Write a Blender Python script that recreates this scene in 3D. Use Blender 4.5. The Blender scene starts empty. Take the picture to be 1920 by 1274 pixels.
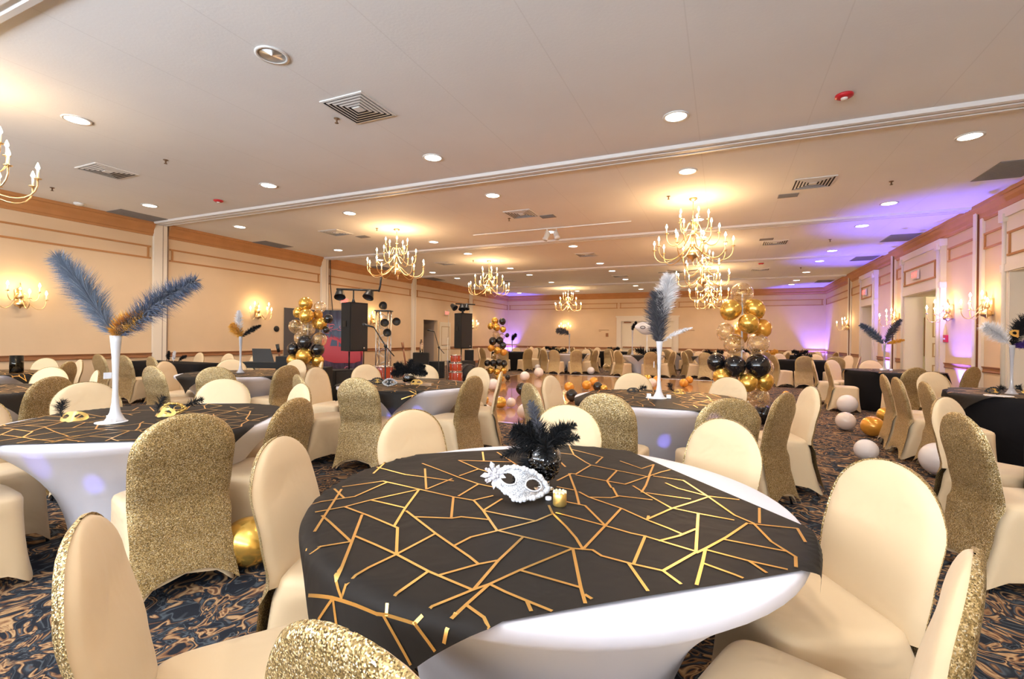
import bpy, math, random
from mathutils import Vector, Matrix
random.seed(7)
SC = bpy.context.scene
COL = SC.collection
PI = math.pi
R3 = random.Random(11)

# ---------------------------------------------------------------- camera
cam_d = bpy.data.cameras.new('camera'); cam = bpy.data.objects.new('camera', cam_d); COL.objects.link(cam)
cam_d.sensor_width = 36; cam_d.lens = 894.76 * 36 / 1920; cam_d.clip_start = 0.05; cam_d.clip_end = 200
_r = Vector((0.91441533, 0.40462419, 0.0111299)); _u = Vector((-0.01083062, -0.00302876, 0.99993676)); _f = Vector((-0.40463232, 0.91447804, -0.00161278))
CAMZ = 1.34
cam.matrix_world = Matrix(((_r.x, _u.x, -_f.x, 0), (_r.y, _u.y, -_f.y, 0), (_r.z, _u.z, -_f.z, CAMZ), (0, 0, 0, 1)))
SC.camera = cam
# ---------------------------------------------------------------- view, world, exposure
SC.view_settings.view_transform = 'Standard'
try: SC.view_settings.look = 'None'
except Exception: pass
SC.view_settings.gamma = 1.0; SC.view_settings.use_curve_mapping = False
SC.view_settings.exposure = 0.16
w = bpy.data.worlds.new('world'); SC.world = w; w.use_nodes = True
w.node_tree.nodes['Background'].inputs[0].default_value = (0.85, 0.92, 1, 1)
w.node_tree.nodes['Background'].inputs[1].default_value = 1.0
SC.cycles.max_bounces = 5; SC.cycles.diffuse_bounces = 3; SC.cycles.use_adaptive_sampling = True; SC.cycles.adaptive_threshold = 0.05; SC.cycles.glossy_bounces = 3; SC.cycles.transmission_bounces = 6; SC.cycles.transparent_max_bounces = 12
SC.cycles.sample_clamp_indirect = 6; SC.cycles.caustics_reflective = False; SC.cycles.caustics_refractive = False
SC.cycles.blur_glossy = 0.5

XL, XR, YF, YB, HC = -12.38, 4.53, 27.27, -4.6, 4.0
WARM = (1.0, 0.58, 0.25)
LAMP_CHAND, LAMP_SCONCE, LAMP_DOWN, LAMP_FILL, LAMP_UP = 80.0, 10.0, 58.0, 1950.0, 480.0

def light(name, kind, loc, power, color, size=0.1, rot=(0, 0, 0), parent=None, **k):
    d = bpy.data.lights.new(name, kind); d.energy = power; d.color = color
    if kind == 'AREA':
        d.shape = k.get('shape', 'RECTANGLE'); d.size = size
        if 'size_y' in k: d.size_y = k['size_y']
    elif kind == 'SPOT':
        d.spot_size = k.get('angle', 1.5); d.spot_blend = k.get('blend', 0.8); d.shadow_soft_size = size
    else: d.shadow_soft_size = size
    o = bpy.data.objects.new(name, d); COL.objects.link(o); o.location = loc; o.rotation_euler = rot
    if parent: o.parent = parent
    return o
# added fill behind the camera: cool area light tilted up to bounce off the ceiling
light('window_daylight', 'AREA', (-3.9, YB + .15, 2.3), LAMP_FILL, (0.78, 0.88, 1.0), 14.5, (math.radians(146), 0, 0), size_y=2.5)

# ---------------------------------------------------------------- materials
MATS = {}
def mat(name, color=(.8, .8, .8), rough=.5, metal=0.0, emit=None, estr=0.0, spec=None, trans=0.0, ior=1.45, alpha=1.0, sheen=0.0, coat=0.0):
    if name in MATS: return MATS[name]
    m = bpy.data.materials.new(name); m.use_nodes = True
    b = m.node_tree.nodes['Principled BSDF']
    b.inputs['Base Color'].default_value = (*color, 1); b.inputs['Roughness'].default_value = rough; b.inputs['Metallic'].default_value = metal
    if emit: b.inputs['Emission Color'].default_value = (*emit, 1); b.inputs['Emission Strength'].default_value = estr
    if spec is not None: b.inputs['Specular IOR Level'].default_value = spec
    b.inputs['Transmission Weight'].default_value = trans; b.inputs['IOR'].default_value = ior; b.inputs['Alpha'].default_value = alpha
    b.inputs['Sheen Weight'].default_value = sheen; b.inputs['Coat Weight'].default_value = coat
    m.diffuse_color = (*color, 1)
    MATS[name] = m
    return m
class NT:
    def __init__(s, m): s.t = m.node_tree; s.b = s.t.nodes['Principled BSDF']
    def n(s, typ, **k):
        nd = s.t.nodes.new(typ)
        for a, v in k.items():
            if a.startswith('i_'): nd.inputs[a[2:].replace('_', ' ')].default_value = v
            else: setattr(nd, a, v)
        return nd
    def l(s, a, b): s.t.links.new(a, b)
    def ramp(s, fac, stops, interp='LINEAR'):
        r = s.n('ShaderNodeValToRGB'); r.color_ramp.interpolation = interp
        e = r.color_ramp.elements
        while len(e) < len(stops): e.new(0.5)
        for i, (p, c) in enumerate(stops): e[i].position = p; e[i].color = (*c, 1)
        s.l(fac, r.inputs['Fac']); return r
    def bump(s, h, strength, dist=0.01):
        b = s.n('ShaderNodeBump'); b.inputs['Strength'].default_value = strength; b.inputs['Distance'].default_value = dist
        s.l(h, b.inputs['Height']); s.l(b.outputs['Normal'], s.b.inputs['Normal']); return b

def m_carpet():
    m = mat('patterned_carpet', (.05, .05, .08), .95, spec=.15); t = NT(m)
    tc = t.n('ShaderNodeTexCoord')
    mp = t.n('ShaderNodeMapping'); mp.inputs['Scale'].default_value = (1.0, 1.0, 1); t.l(tc.outputs['Object'], mp.inputs['Vector'])
    # swirl: large scale warp of the lookup vector
    wn = t.n('ShaderNodeTexNoise'); wn.inputs['Scale'].default_value = 2.3; wn.inputs['Detail'].default_value = 1.5; t.l(mp.outputs[0], wn.inputs['Vector'])
    sub = t.n('ShaderNodeVectorMath', operation='SUBTRACT'); sub.inputs[1].default_value = (.5, .5, .5); t.l(wn.outputs['Color'], sub.inputs[0])
    sc = t.n('ShaderNodeVectorMath', operation='SCALE'); sc.inputs['Scale'].default_value = .75; t.l(sub.outputs[0], sc.inputs[0])
    ad = t.n('ShaderNodeVectorMath', operation='ADD'); t.l(mp.outputs[0], ad.inputs[0]); t.l(sc.outputs[0], ad.inputs[1])
    # scrolling stems
    n1 = t.n('ShaderNodeTexNoise'); n1.inputs['Scale'].default_value = 3.3; n1.inputs['Detail'].default_value = 1.3; n1.inputs['Roughness'].default_value = .45; n1.inputs['Distortion'].default_value = 2.4
    t.l(ad.outputs[0], n1.inputs['Vector'])
    navy, navy2, slate, brown, tan, cream, rust = (.017, .019, .026), (.028, .033, .042), (.085, .10, .115), (.085, .042, .028), (.30, .165, .08), (.50, .32, .165), (.17, .08, .042)
    r1 = t.ramp(n1.outputs['Fac'], [(0, navy), (.33, navy), (.36, slate), (.385, navy2), (.43, navy), (.44, rust), (.455, tan), (.485, cream), (.505, brown), (.52, navy), (.545, navy2), (.565, slate), (.585, brown), (.605, tan), (.64, rust), (.66, navy), (1, navy2)])
    # leaves
    n2 = t.n('ShaderNodeTexNoise'); n2.inputs['Scale'].default_value = 6.2; n2.inputs['Detail'].default_value = 1.6; n2.inputs['Distortion'].default_value = 2.6
    t.l(ad.outputs[0], n2.inputs['Vector'])
    r2 = t.ramp(n2.outputs['Fac'], [(0, navy), (.40, navy), (.44, slate), (.47, navy), (.515, navy2), (.535, rust), (.56, tan), (.60, cream), (.65, rust), (.7, navy), (1, navy)])
    v = t.n('ShaderNodeTexNoise'); v.inputs['Scale'].default_value = 3.1; v.inputs['Detail'].default_value = 0; v.inputs['Distortion'].default_value = 1.5
    off = t.n('ShaderNodeVectorMath', operation='ADD'); off.inputs[1].default_value = (7.3, 2.2, 0); t.l(mp.outputs[0], off.inputs[0]); t.l(off.outputs[0], v.inputs['Vector'])
    mk = t.ramp(v.outputs['Fac'], [(0, (0, 0, 0)), (.48, (0, 0, 0)), (.52, (1, 1, 1)), (1, (1, 1, 1))])
    mx = t.n('ShaderNodeMix', data_type='RGBA'); t.l(mk.outputs[0], mx.inputs['Factor']); t.l(r1.outputs[0], mx.inputs[6]); t.l(r2.outputs[0], mx.inputs[7])
    f = t.n('ShaderNodeTexNoise'); f.inputs['Scale'].default_value = 260; f.inputs['Detail'].default_value = 1; t.l(mp.outputs[0], f.inputs['Vector'])
    fr = t.ramp(f.outputs['Fac'], [(0, (.65, .65, .65)), (1, (1.35, 1.35, 1.35))])
    mm = t.n('ShaderNodeMix', data_type='RGBA', blend_type='MULTIPLY'); mm.inputs['Factor'].default_value = 1; t.l(mx.outputs[2], mm.inputs[6]); t.l(fr.outputs[0], mm.inputs[7])
    t.l(mm.outputs[2], t.b.inputs['Base Color']); t.bump(f.outputs['Fac'], .5, .004)
    return m
def m_glitter():
    m = mat('gold_glitter_fabric', (.62, .47, .22), .38, .55); t = NT(m)
    tc = t.n('ShaderNodeTexCoord')
    v = t.n('ShaderNodeTexVoronoi'); v.inputs['Scale'].default_value = 400; t.l(tc.outputs['Object'], v.inputs['Vector'])
    bw = t.n('ShaderNodeSeparateColor'); t.l(v.outputs['Color'], bw.inputs[0])
    r = t.ramp(bw.outputs[0], [(0, (.10, .06, .018)), (.4, (.32, .21, .075)), (.72, (.58, .41, .17)), (.9, (.95, .76, .42)), (1, (1, .96, .80))])
    t.l(r.outputs[0], t.b.inputs['Base Color'])
    nb = t.n('ShaderNodeVectorMath', operation='SUBTRACT'); nb.inputs[1].default_value = (.5, .5, .5); t.l(v.outputs['Color'], nb.inputs[0])
    s = t.n('ShaderNodeVectorMath', operation='SCALE'); s.inputs['Scale'].default_value = .75; t.l(nb.outputs[0], s.inputs[0])
    g = t.n('ShaderNodeNewGeometry'); a = t.n('ShaderNodeVectorMath', operation='ADD'); t.l(g.outputs['Normal'], a.inputs[0]); t.l(s.outputs[0], a.inputs[1])
    nm = t.n('ShaderNodeVectorMath', operation='NORMALIZE'); t.l(a.outputs[0], nm.inputs[0]); t.l(nm.outputs[0], t.b.inputs['Normal'])
    return m
def m_cloth(name, color, rough=.6, sheen=.2, scale=9, strength=.25, spec=.3):
    m = mat(name, color, rough, sheen=sheen, spec=spec); t = NT(m)
    tc = t.n('ShaderNodeTexCoord'); n = t.n('ShaderNodeTexNoise'); n.inputs['Scale'].default_value = scale; n.inputs['Detail'].default_value = 2; n.inputs['Distortion'].default_value = .8
    t.l(tc.outputs['Object'], n.inputs['Vector']); t.bump(n.outputs['Fac'], strength, .02)
    return m
def m_paint(name, color, var=.04, scale=1.2, rough=.7):
    m = mat(name, color, rough, spec=.25); t = NT(m)
    tc = t.n('ShaderNodeTexCoord'); n = t.n('ShaderNodeTexNoise'); n.inputs['Scale'].default_value = scale; n.inputs['Detail'].default_value = 4
    t.l(tc.outputs['Object'], n.inputs['Vector'])
    r = t.ramp(n.outputs['Fac'], [(.3, tuple(c * (1 - var) for c in color)), (.7, tuple(min(1, c * (1 + var)) for c in color))])
    t.l(r.outputs[0], t.b.inputs['Base Color'])
    n2 = t.n('ShaderNodeTexNoise'); n2.inputs['Scale'].default_value = 60; t.l(tc.outputs['Object'], n2.inputs['Vector']); t.bump(n2.outputs['Fac'], .12, .003)
    return m
def m_ceiling():
    m = mat('ceiling_paint', (.82, .81, .79), .8, spec=.2); t = NT(m)
    tc = t.n('ShaderNodeTexCoord')
    n = t.n('ShaderNodeTexNoise'); n.inputs['Scale'].default_value = .7; n.inputs['Detail'].default_value = 5; t.l(tc.outputs['Object'], n.inputs['Vector'])
    r = t.ramp(n.outputs['Fac'], [(.3, (.85, .845, .84)), (.7, (.90, .90, .895))])
    # faint panel joints running down the room and across it
    s = t.n('ShaderNodeSeparateXYZ'); t.l(tc.outputs['Object'], s.inputs[0])
    def joint(out, pitch, off, wd):
        a = t.n('ShaderNodeMath', operation='ADD'); a.inputs[1].default_value = 100 + off; t.l(out, a.inputs[0])
        p = t.n('ShaderNodeMath', operation='PINGPONG'); p.inputs[1].default_value = pitch / 2; t.l(a.outputs[0], p.inputs[0])
        c = t.n('ShaderNodeMath', operation='LESS_THAN'); c.inputs[1].default_value = wd; t.l(p.outputs[0], c.inputs[0]); return c
    j1 = joint(s.outputs[0], 1.22, .35, .006)
    cm = t.n('ShaderNodeMath', operation='MULTIPLY'); cm.inputs[1].default_value = .14; t.l(j1.outputs[0], cm.inputs[0])
    mx = t.n('ShaderNodeMix', data_type='RGBA'); t.l(cm.outputs[0], mx.inputs['Factor']); t.l(r.outputs[0], mx.inputs[6]); mx.inputs[7].default_value = (.45, .43, .40, 1)
    t.l(mx.outputs[2], t.b.inputs['Base Color'])
    n2 = t.n('ShaderNodeTexNoise'); n2.inputs['Scale'].default_value = 35; n2.inputs['Detail'].default_value = 3; t.l(tc.outputs['Object'], n2.inputs['Vector']); t.bump(n2.outputs['Fac'], .25, .004)
    return m
def m_parquet():
    m = mat('dance_floor_wood', (.42, .20, .08), .16, spec=.6, coat=.5); t = NT(m)
    tc = t.n('ShaderNodeTexCoord'); mp = t.n('ShaderNodeMapping'); mp.inputs['Scale'].default_value = (1, 1, 1); t.l(tc.outputs['Object'], mp.inputs['Vector'])
    b = t.n('ShaderNodeTexBrick'); b.inputs['Scale'].default_value = 1.1; b.inputs['Color1'].default_value = (.50, .25, .10, 1); b.inputs['Color2'].default_value = (.38, .17, .065, 1); b.inputs['Mortar'].default_value = (.16, .07, .03, 1)
    b.inputs['Mortar Size'].default_value = .004; b.inputs['Brick Width'].default_value = .9; b.inputs['Row Height'].default_value = .1; t.l(mp.outputs[0], b.inputs['Vector'])
    t.l(b.outputs['Color'], t.b.inputs['Base Color'])
    return m
def m_confetti():
    m = bpy.data.materials.new('clear_confetti_balloon'); m.use_nodes = True; t = NT(m); MATS['clear_confetti_balloon'] = m
    out = t.t.nodes['Material Output']
    tr = t.n('ShaderNodeBsdfTransparent'); tr.inputs[0].default_value = (.95, .92, .90, 1)
    gl = t.n('ShaderNodeBsdfGlossy'); gl.inputs['Roughness'].default_value = .06; gl.inputs[0].default_value = (1, 1, 1, 1)
    fr = t.n('ShaderNodeLayerWeight'); fr.inputs['Blend'].default_value = .42
    ms = t.n('ShaderNodeMixShader'); t.l(fr.outputs['Facing'], ms.inputs[0]); t.l(tr.outputs[0], ms.inputs[1]); t.l(gl.outputs[0], ms.inputs[2])
    tc = t.n('ShaderNodeTexCoord'); v = t.n('ShaderNodeTexVoronoi'); v.inputs['Scale'].default_value = 15; t.l(tc.outputs['Object'], v.inputs['Vector'])
    c = t.n('ShaderNodeMath', operation='LESS_THAN'); c.inputs[1].default_value = .42; t.l(v.outputs['Distance'], c.inputs[0])
    sp = t.n('ShaderNodeSeparateColor'); t.l(v.outputs['Color'], sp.inputs[0])
    c2 = t.n('ShaderNodeMath', operation='LESS_THAN'); c2.inputs[1].default_value = .75; t.l(sp.outputs[1], c2.inputs[0])
    cc = t.n('ShaderNodeMath', operation='MULTIPLY'); t.l(c.outputs[0], cc.inputs[0]); t.l(c2.outputs[0], cc.inputs[1])
    t.b.inputs['Base Color'].default_value = (.85, .58, .22, 1); t.b.inputs['Metallic'].default_value = .8; t.b.inputs['Roughness'].default_value = .35
    m2 = t.n('ShaderNodeMixShader'); t.l(cc.outputs[0], m2.inputs[0]); t.l(ms.outputs[0], m2.inputs[1]); t.l(t.b.outputs[0], m2.inputs[2]); t.l(m2.outputs[0], out.inputs['Surface'])
    return m
def m_banner():
    m = mat('band_banner_print', (.05, .06, .1), .5); t = NT(m)
    tc = t.n('ShaderNodeTexCoord'); s = t.n('ShaderNodeSeparateXYZ'); t.l(tc.outputs['Generated'], s.inputs[0])
    n = t.n('ShaderNodeTexNoise'); n.inputs['Scale'].default_value = 5; n.inputs['Detail'].default_value = 3; n.inputs['Distortion'].default_value = 1.5; t.l(tc.outputs['Generated'], n.inputs['Vector'])
    a = t.n('ShaderNodeMath', operation='MULTIPLY_ADD'); a.inputs[1].default_value = .28; a.inputs[2].default_value = -.14; t.l(n.outputs['Fac'], a.inputs[0])
    b = t.n('ShaderNodeMath', operation='ADD'); t.l(s.outputs[2], b.inputs[0]); t.l(a.outputs[0], b.inputs[1])
    r = t.ramp(b.outputs[0], [(0, (.02, .015, .03)), (.14, (.10, .05, .10)), (.27, (.35, .03, .05)), (.40, (.75, .02, .03)), (.52, (.5, .02, .04)), (.56, (.05, .07, .12)), (.72, (.10, .13, .20)), (.85, (.03, .02, .05)), (1, (.02, .02, .03))])
    t.l(r.outputs[0], t.b.inputs['Base Color'])
    return m
def m_silver_glitter():
    m = mat('silver_glitter', (.75, .77, .8), .35, .6); t = NT(m)
    tc = t.n('ShaderNodeTexCoord'); v = t.n('ShaderNodeTexVoronoi'); v.inputs['Scale'].default_value = 500; t.l(tc.outputs['Object'], v.inputs['Vector'])
    sp = t.n('ShaderNodeSeparateColor'); t.l(v.outputs['Color'], sp.inputs[0])
    r = t.ramp(sp.outputs[0], [(0, (.12, .13, .15)), (.5, (.5, .52, .56)), (1, (1, 1, 1))]); t.l(r.outputs[0], t.b.inputs['Base Color'])
    return m
CARPET = m_carpet(); GLITTER = m_glitter(); SILVERG = m_silver_glitter()
CREAM = m_cloth('cream_stretch_fabric', (.76, .575, .35), .5, .15, 5, .5)
WHITEC = m_cloth('white_stretch_fabric', (.74, .72, .78), .45, .15, 4, .12)
BLACKC = m_cloth('black_overlay_fabric', (.017, .014, .012), .6, .0, 7, .35, .25)
BLACKL = m_cloth('black_table_linen', (.010, .009, .010), .85, .0, 4, .4, .15)
GOLDL = mat('gold_foil_line', (1.0, .60, .18), .28, .85)
WALL = m_paint('wall_paint', (.73, .535, .335)); WALLW = m_paint('cream_trim_paint', (.80, .70, .56), .02)
CEIL = m_ceiling(); BROWN = m_paint('tan_moulding_paint', (.50, .23, .085), .06, 3, .55); BROWN2 = m_paint('chair_rail_paint', (.34, .15, .065), .06, 3, .5)
BEAMW = m_paint('track_paint', (.76, .74, .72), .02, 2, .45)
PARQ = m_parquet(); CONF = m_confetti(); BANNER = m_banner()
GREYD = mat('dark_grey_metal', (.075, .07, .07), .6); DKGREY = m_paint('grey_door_paint', (.10, .09, .09), .05)
DOORP = m_paint('door_paint', (.80, .70, .53), .02, 2, .5); VENTW = mat('vent_white', (.78, .77, .75), .45); VENTD = mat('vent_dark', (.05, .045, .045), .8); VENTG = mat('return_grille_grey', (.27, .25, .235), .7)
BRASS = mat('polished_brass', (.90, .68, .38), .28, 1.0); CANDLE = mat('candle_sleeve', (.9, .82, .66), .5, emit=(1, .7, .35), estr=.6)
BULB = mat('flame_bulb', (1, .9, .7), .3, emit=(1, .80, .48), estr=30); DISC = mat('downlight_lens', (1, 1, 1), .4, emit=(1, .90, .76), estr=6)
CHROME = mat('chrome', (.75, .75, .76), .12, 1.0); ALU = mat('brushed_aluminium', (.62, .61, .6), .3, 1.0)
BLK = mat('black_plastic', (.018, .018, .018), .42); BLKR = mat('black_rough', (.02, .02, .02), .85); GRILL = mat('speaker_grille', (.03, .03, .03), .7)
GOLDB = mat('chrome_gold_balloon', (.83, .50, .10), .24, .8, coat=.3); BLACKB = mat('black_balloon', (.008, .008, .01), .12, spec=.7, coat=.4); WHITEB = mat('white_balloon', (.86, .78, .74), .28, coat=.3, spec=.5); ORANGEB = mat('amber_balloon', (.80, .36, .05), .25, .35, coat=.3)
CLEARB = CONF
RED = mat('red_device', (.55, .02, .03), .4); SIGNR = mat('exit_letters', (.9, .05, .05), .5, emit=(1, .10, .08), estr=3.0); SIGNW = mat('sign_body', (.75, .6, .5), .5)
GLASS = mat('clear_glass', (1, 1, 1), .02, trans=1.0, ior=1.45); FROST = mat('frosted_white_glass', (.86, .87, .92), .22, coat=.3, trans=.15)
FBLUE = mat('slate_blue_feather', (.085, .115, .19), .9, sheen=.4); FGREY = mat('charcoal_feather', (.07, .068, .085), .9, sheen=.3); FWHITE = mat('white_feather', (.85, .83, .84), .9, sheen=.3); FBLACK = mat('black_feather', (.006, .006, .007), .85); FGOLD = mat('amber_feather', (.75, .36, .02), .85, sheen=.3); FPURP = mat('purple_feather', (.05, .02, .16), .85)
GOLDM = mat('gold_satin', (.85, .58, .18), .3, .8); MDRUM = mat('red_drum_shell', (.50, .06, .02), .25, coat=.6); SKIN = mat('drum_head', (.75, .7, .62), .6); WOODG = mat('guitar_wood', (.22, .07, .03), .3, coat=.5)
LEDW = mat('white_led_cube', (.9, .9, .95), .4, emit=(.9, .92, 1), estr=.35); ACRY = mat('white_plate', (.85, .85, .88), .3)
LEDP = mat('uplight_lens', (.3, .2, 1), .3, emit=(.30, .22, 1.0), estr=12); GREYC = mat('grey_fabric', (.3, .28, .25), .9)
WFRAME = mat('window_frame_white', (.8, .8, .8), .4); WPANE = mat('window_pane', (.9, .95, 1), .05, emit=(.9, .95, 1), estr=1.2)  # frames and self-lit panes of the windows added behind the camera

# ---------------------------------------------------------------- mesh builder
class MB:
    def __init__(s): s.v = []; s.f = []; s.m = []; s.sm = []
    def add(s, vs, fs, mi=0, smooth=False, M=None):
        o = len(s.v)
        if M is not None: vs = [tuple(M @ Vector(v)) for v in vs]
        s.v += vs; s.f += [tuple(i + o for i in f) for f in fs]; s.m += [mi] * len(fs); s.sm += [smooth] * len(fs)
        return s
    def box(s, a, b, mi=0, M=None):
        x0, y0, z0 = a; x1, y1, z1 = b
        return s.add([(x0, y0, z0), (x1, y0, z0), (x1, y1, z0), (x0, y1, z0), (x0, y0, z1), (x1, y0, z1), (x1, y1, z1), (x0, y1, z1)],
                     [(0, 3, 2, 1), (4, 5, 6, 7), (0, 1, 5, 4), (1, 2, 6, 5), (2, 3, 7, 6), (3, 0, 4, 7)], mi, False, M)
    def tube(s, pts, r, n=8, mi=0, closed=False, cap=True, M=None):
        P = [Vector(p) for p in pts]; rs = r if isinstance(r, (list, tuple)) else [r] * len(P)
        up = Vector((0, 0, 1)); vs = []; prev = None
        for i, p in enumerate(P):
            a = P[(i - 1) % len(P)] if (closed or i > 0) else p; b = P[(i + 1) % len(P)] if (closed or i < len(P) - 1) else p
            d = (b - a).normalized() if (b - a).length > 1e-9 else Vector((0, 0, 1))
            if prev is None:
                u = d.cross(up) if abs(d.dot(up)) < .95 else d.cross(Vector((1, 0, 0)))
            else: u = prev - d * prev.dot(d)
            u.normalize(); prev = u; w = d.cross(u)
            for k in range(n):
                t = 2 * PI * k / n; q = p + (u * math.cos(t) + w * math.sin(t)) * rs[i]; vs.append(tuple(q))
        fs = []; L = len(P)
        for i in range(L if closed else L - 1):
            j = (i + 1) % L
            for k in range(n): fs.append((i * n + k, i * n + (k + 1) % n, j * n + (k + 1) % n, j * n + k))
        if cap and not closed: fs += [tuple(range(n))[::-1], tuple((L - 1) * n + k for k in range(n))]
        return s.add(vs, fs, mi, True, M)
    def lathe(s, prof, n=20, mi=0, M=None, smooth=True):
        vs = []; fs = []
        for r, z in prof:
            for k in range(n): t = 2 * PI * k / n; vs.append((r * math.cos(t), r * math.sin(t), z))
        for i in range(len(prof) - 1):
            for k in range(n): fs.append((i * n + k, i * n + (k + 1) % n, (i + 1) * n + (k + 1) % n, (i + 1) * n + k))
        if prof[0][0] > 1e-6: fs.append(tuple(range(n))[::-1])
        if prof[-1][0] > 1e-6: fs.append(tuple((len(prof) - 1) * n + k for k in range(n)))
        return s.add(vs, fs, mi, smooth, M)
    def sphere(s, c, r, n=16, m=10, mi=0, sx=1, sz=1, M=None):
        pr = [(max(1e-7, r * math.sin(PI * i / m)) * sx, -r * sz * math.cos(PI * i / m)) for i in range(m + 1)]
        T = Matrix.Translation(c)
        return s.lathe(pr, n, mi, (M @ T) if M is not None else T)
    def grid(s, rows, mi=0, smooth=True, closed=False, M=None, flip=False):
        n = len(rows[0]); vs = [p for r in rows for p in r]; fs = []
        for i in range(len(rows) - 1):
            for k in range(n if closed else n - 1):
                k2 = (k + 1) % n; f = (i * n + k, i * n + k2, (i + 1) * n + k2, (i + 1) * n + k)
                fs.append(f[::-1] if flip else f)
        return s.add(vs, fs, mi, smooth, M)
    def mesh(s, name, mats):
        me = bpy.data.meshes.new(name); me.from_pydata(s.v, [], s.f)
        for m in (mats if isinstance(mats, (list, tuple)) else [mats]): me.materials.append(m)
        me.polygons.foreach_set('material_index', s.m); me.polygons.foreach_set('use_smooth', s.sm); me.update()
        return me
    def build(s, name, mats, parent=None, loc=None, rz=0):
        return link(name, s.mesh(name, mats), parent, loc, rz)
def link(name, me, parent=None, loc=None, rz=0):
    o = bpy.data.objects.new(name, me); COL.objects.link(o)
    if parent: o.parent = parent
    if loc is not None: o.location = loc
    if rz: o.rotation_euler = (0, 0, rz)
    return o
def empty(name, loc, rz=0):
    o = bpy.data.objects.new(name, None); COL.objects.link(o); o.location = loc; o.rotation_euler = (0, 0, rz); o.empty_display_size = .1
    return o
def tag(o, label, cat, group=None):
    o['label'] = label; o['category'] = cat
    if group: o['group'] = group
    return o
def struct(o): o['kind'] = 'structure'; return o
def copy_tree(root, loc, rz=0, scale=None):
    def rec(o, par):
        c = o.copy(); COL.objects.link(c)
        if par is not None: c.parent = par
        for ch in kids.get(o.name, []): rec(ch, c)
        return c
    kids = {}
    def walk(o):
        kids[o.name] = list(o.children)
        for ch in o.children: walk(ch)
    walk(root)
    c = rec(root, None); c.location = loc; c.rotation_euler = (0, 0, rz)
    if scale: c.scale = (scale,) * 3
    return c
def RZ(a): return Matrix.Rotation(a, 4, 'Z')
def T(x, y, z): return Matrix.Translation((x, y, z))

# ================================================================ ROOM
def sbox(name, a, b, m): return struct(MB().box(a, b).build(name, m))
sbox('floor', (XL - .2, YB - .2, -.12), (XR + .2, YF + .2, 0), CARPET)
sbox('dance_floor', (-6.9, 6.9, .0), (-.3, 17.2, .012), PARQ)
m = MB(); m.box((-6.98, 6.82, 0), (-.22, 6.9, .016)); m.box((-6.98, 17.2, 0), (-.22, 17.28, .016)); m.box((-6.98, 6.9, 0), (-6.9, 17.2, .016)); m.box((-.3, 6.9, 0), (-.22, 17.2, .016))
struct(m.build('trim_1', ALU))
# ceiling with recesses kept simple: a slab, downlights sit in short cans under it
sbox('ceiling', (XL - .2, YB - .2, HC), (XR + .2, YF + .2, HC + .15), CEIL)
# wall builders ---------------------------------------------------
def run_profile(mb, prof, p0, p1, inward, mi=0):
    """sweep an (out, z) profile between two wall points, out measured into the room"""
    p0 = Vector(p0); p1 = Vector(p1); n = Vector(inward)
    rows = [[tuple(p + n * o + Vector((0, 0, z))) for o, z in prof] for p in (p0, p1)]
    L = len(prof)
    vs = rows[0] + rows[1]; fs = [(k, (k + 1) % L, L + (k + 1) % L, L + k) for k in range(L)] + [tuple(range(L))[::-1], tuple(range(L, 2 * L))]
    mb.add(vs, fs, mi)
CROWN = [(0, 3.68), (.025, 3.68), (.03, 3.72), (.055, 3.74), (.06, 3.82), (.10, 3.88), (.115, 3.93), (.14, 3.94), (.14, 4.0), (0, 4.0)]
RAIL = [(0, .80), (.022, .80), (.028, .825), (.018, .835), (.018, .885), (.035, .895), (.04, .914), (0, .914)]
BASE = [(0, 0), (.02, 0), (.02, .11), (.012, .13), (0, .13)]
MOULD = [(0, 0), (.02, 0), (.03, .015), (.022, .035), (0, .04)]
def frieze(mb, wall, inward, y0, y1, axis, zl=3.15, zu=3.42, ends=True, t=.035):
    def P(s): return (wall, s, 0) if axis == 'Y' else (s, wall, 0)
    lo = [(0, zl - t / 2), (.025, zl - t / 2), (.03, zl + t / 2), (0, zl + t / 2)]; hi = [(0, zu - t / 2), (.025, zu - t / 2), (.03, zu + t / 2), (0, zu + t / 2)]
    run_profile(mb, lo, P(y0), P(y1), inward); run_profile(mb, hi, P(y0), P(y1), inward)
    if ends:
        ve = [(0, zl), (.026, zl), (.026, zu), (0, zu)]
        run_profile(mb, ve, P(y0 + .04), P(y0 + .04 + t), inward); run_profile(mb, ve, P(y1 - .04 - t), P(y1 - .04), inward)
IN_L, IN_R, IN_F = (1, 0, 0), (-1, 0, 0), (0, -1, 0)
posts = [1.85, 7.05, 12.2, 17.3, 22.45]; PW = .17
spans = []; a = YB
for p in posts: spans.append((a, p - PW)); a = p + PW
spans.append((a, YF))
# left wall with a dark doorway niche
mb = MB()
mb.box((XL - .2, YB - .2, 0), (XL, 18.1, HC)); mb.box((XL - .2, 18.1, 2.16), (XL, 19.25, HC)); mb.box((XL - .2, 19.25, 0), (XL, YF + .2, HC))
struct(mb.build('wall_left', WALL))
mb = MB(); mb.box((XL - 1.3, 18.1, 0), (XL - 1.2, 19.25, 2.2)); mb.box((XL - 1.3, 18.0, 0), (XL - .2, 18.1, 2.2)); mb.box((XL - 1.3, 19.25, 0), (XL - .2, 19.35, 2.2)); mb.box((XL - 1.3, 18.0, 2.16), (XL - .2, 19.35, 2.26)); mb.box((XL - 1.3, 18.1, -.1), (XL - .1, 19.25, .0))
mb.box((XL - 1.19, 18.1, .80), (XL - 1.15, 19.25, .914), 1)
struct(mb.build('wall_niche', [m_paint('niche_paint', (.42, .35, .30)), BROWN2]))
mb = MB()
for (a, b) in spans: run_profile(mb, CROWN, (XL, a, 0), (XL, b, 0), IN_L)
struct(mb.build('trim_2', BROWN))
mb = MB()
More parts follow.
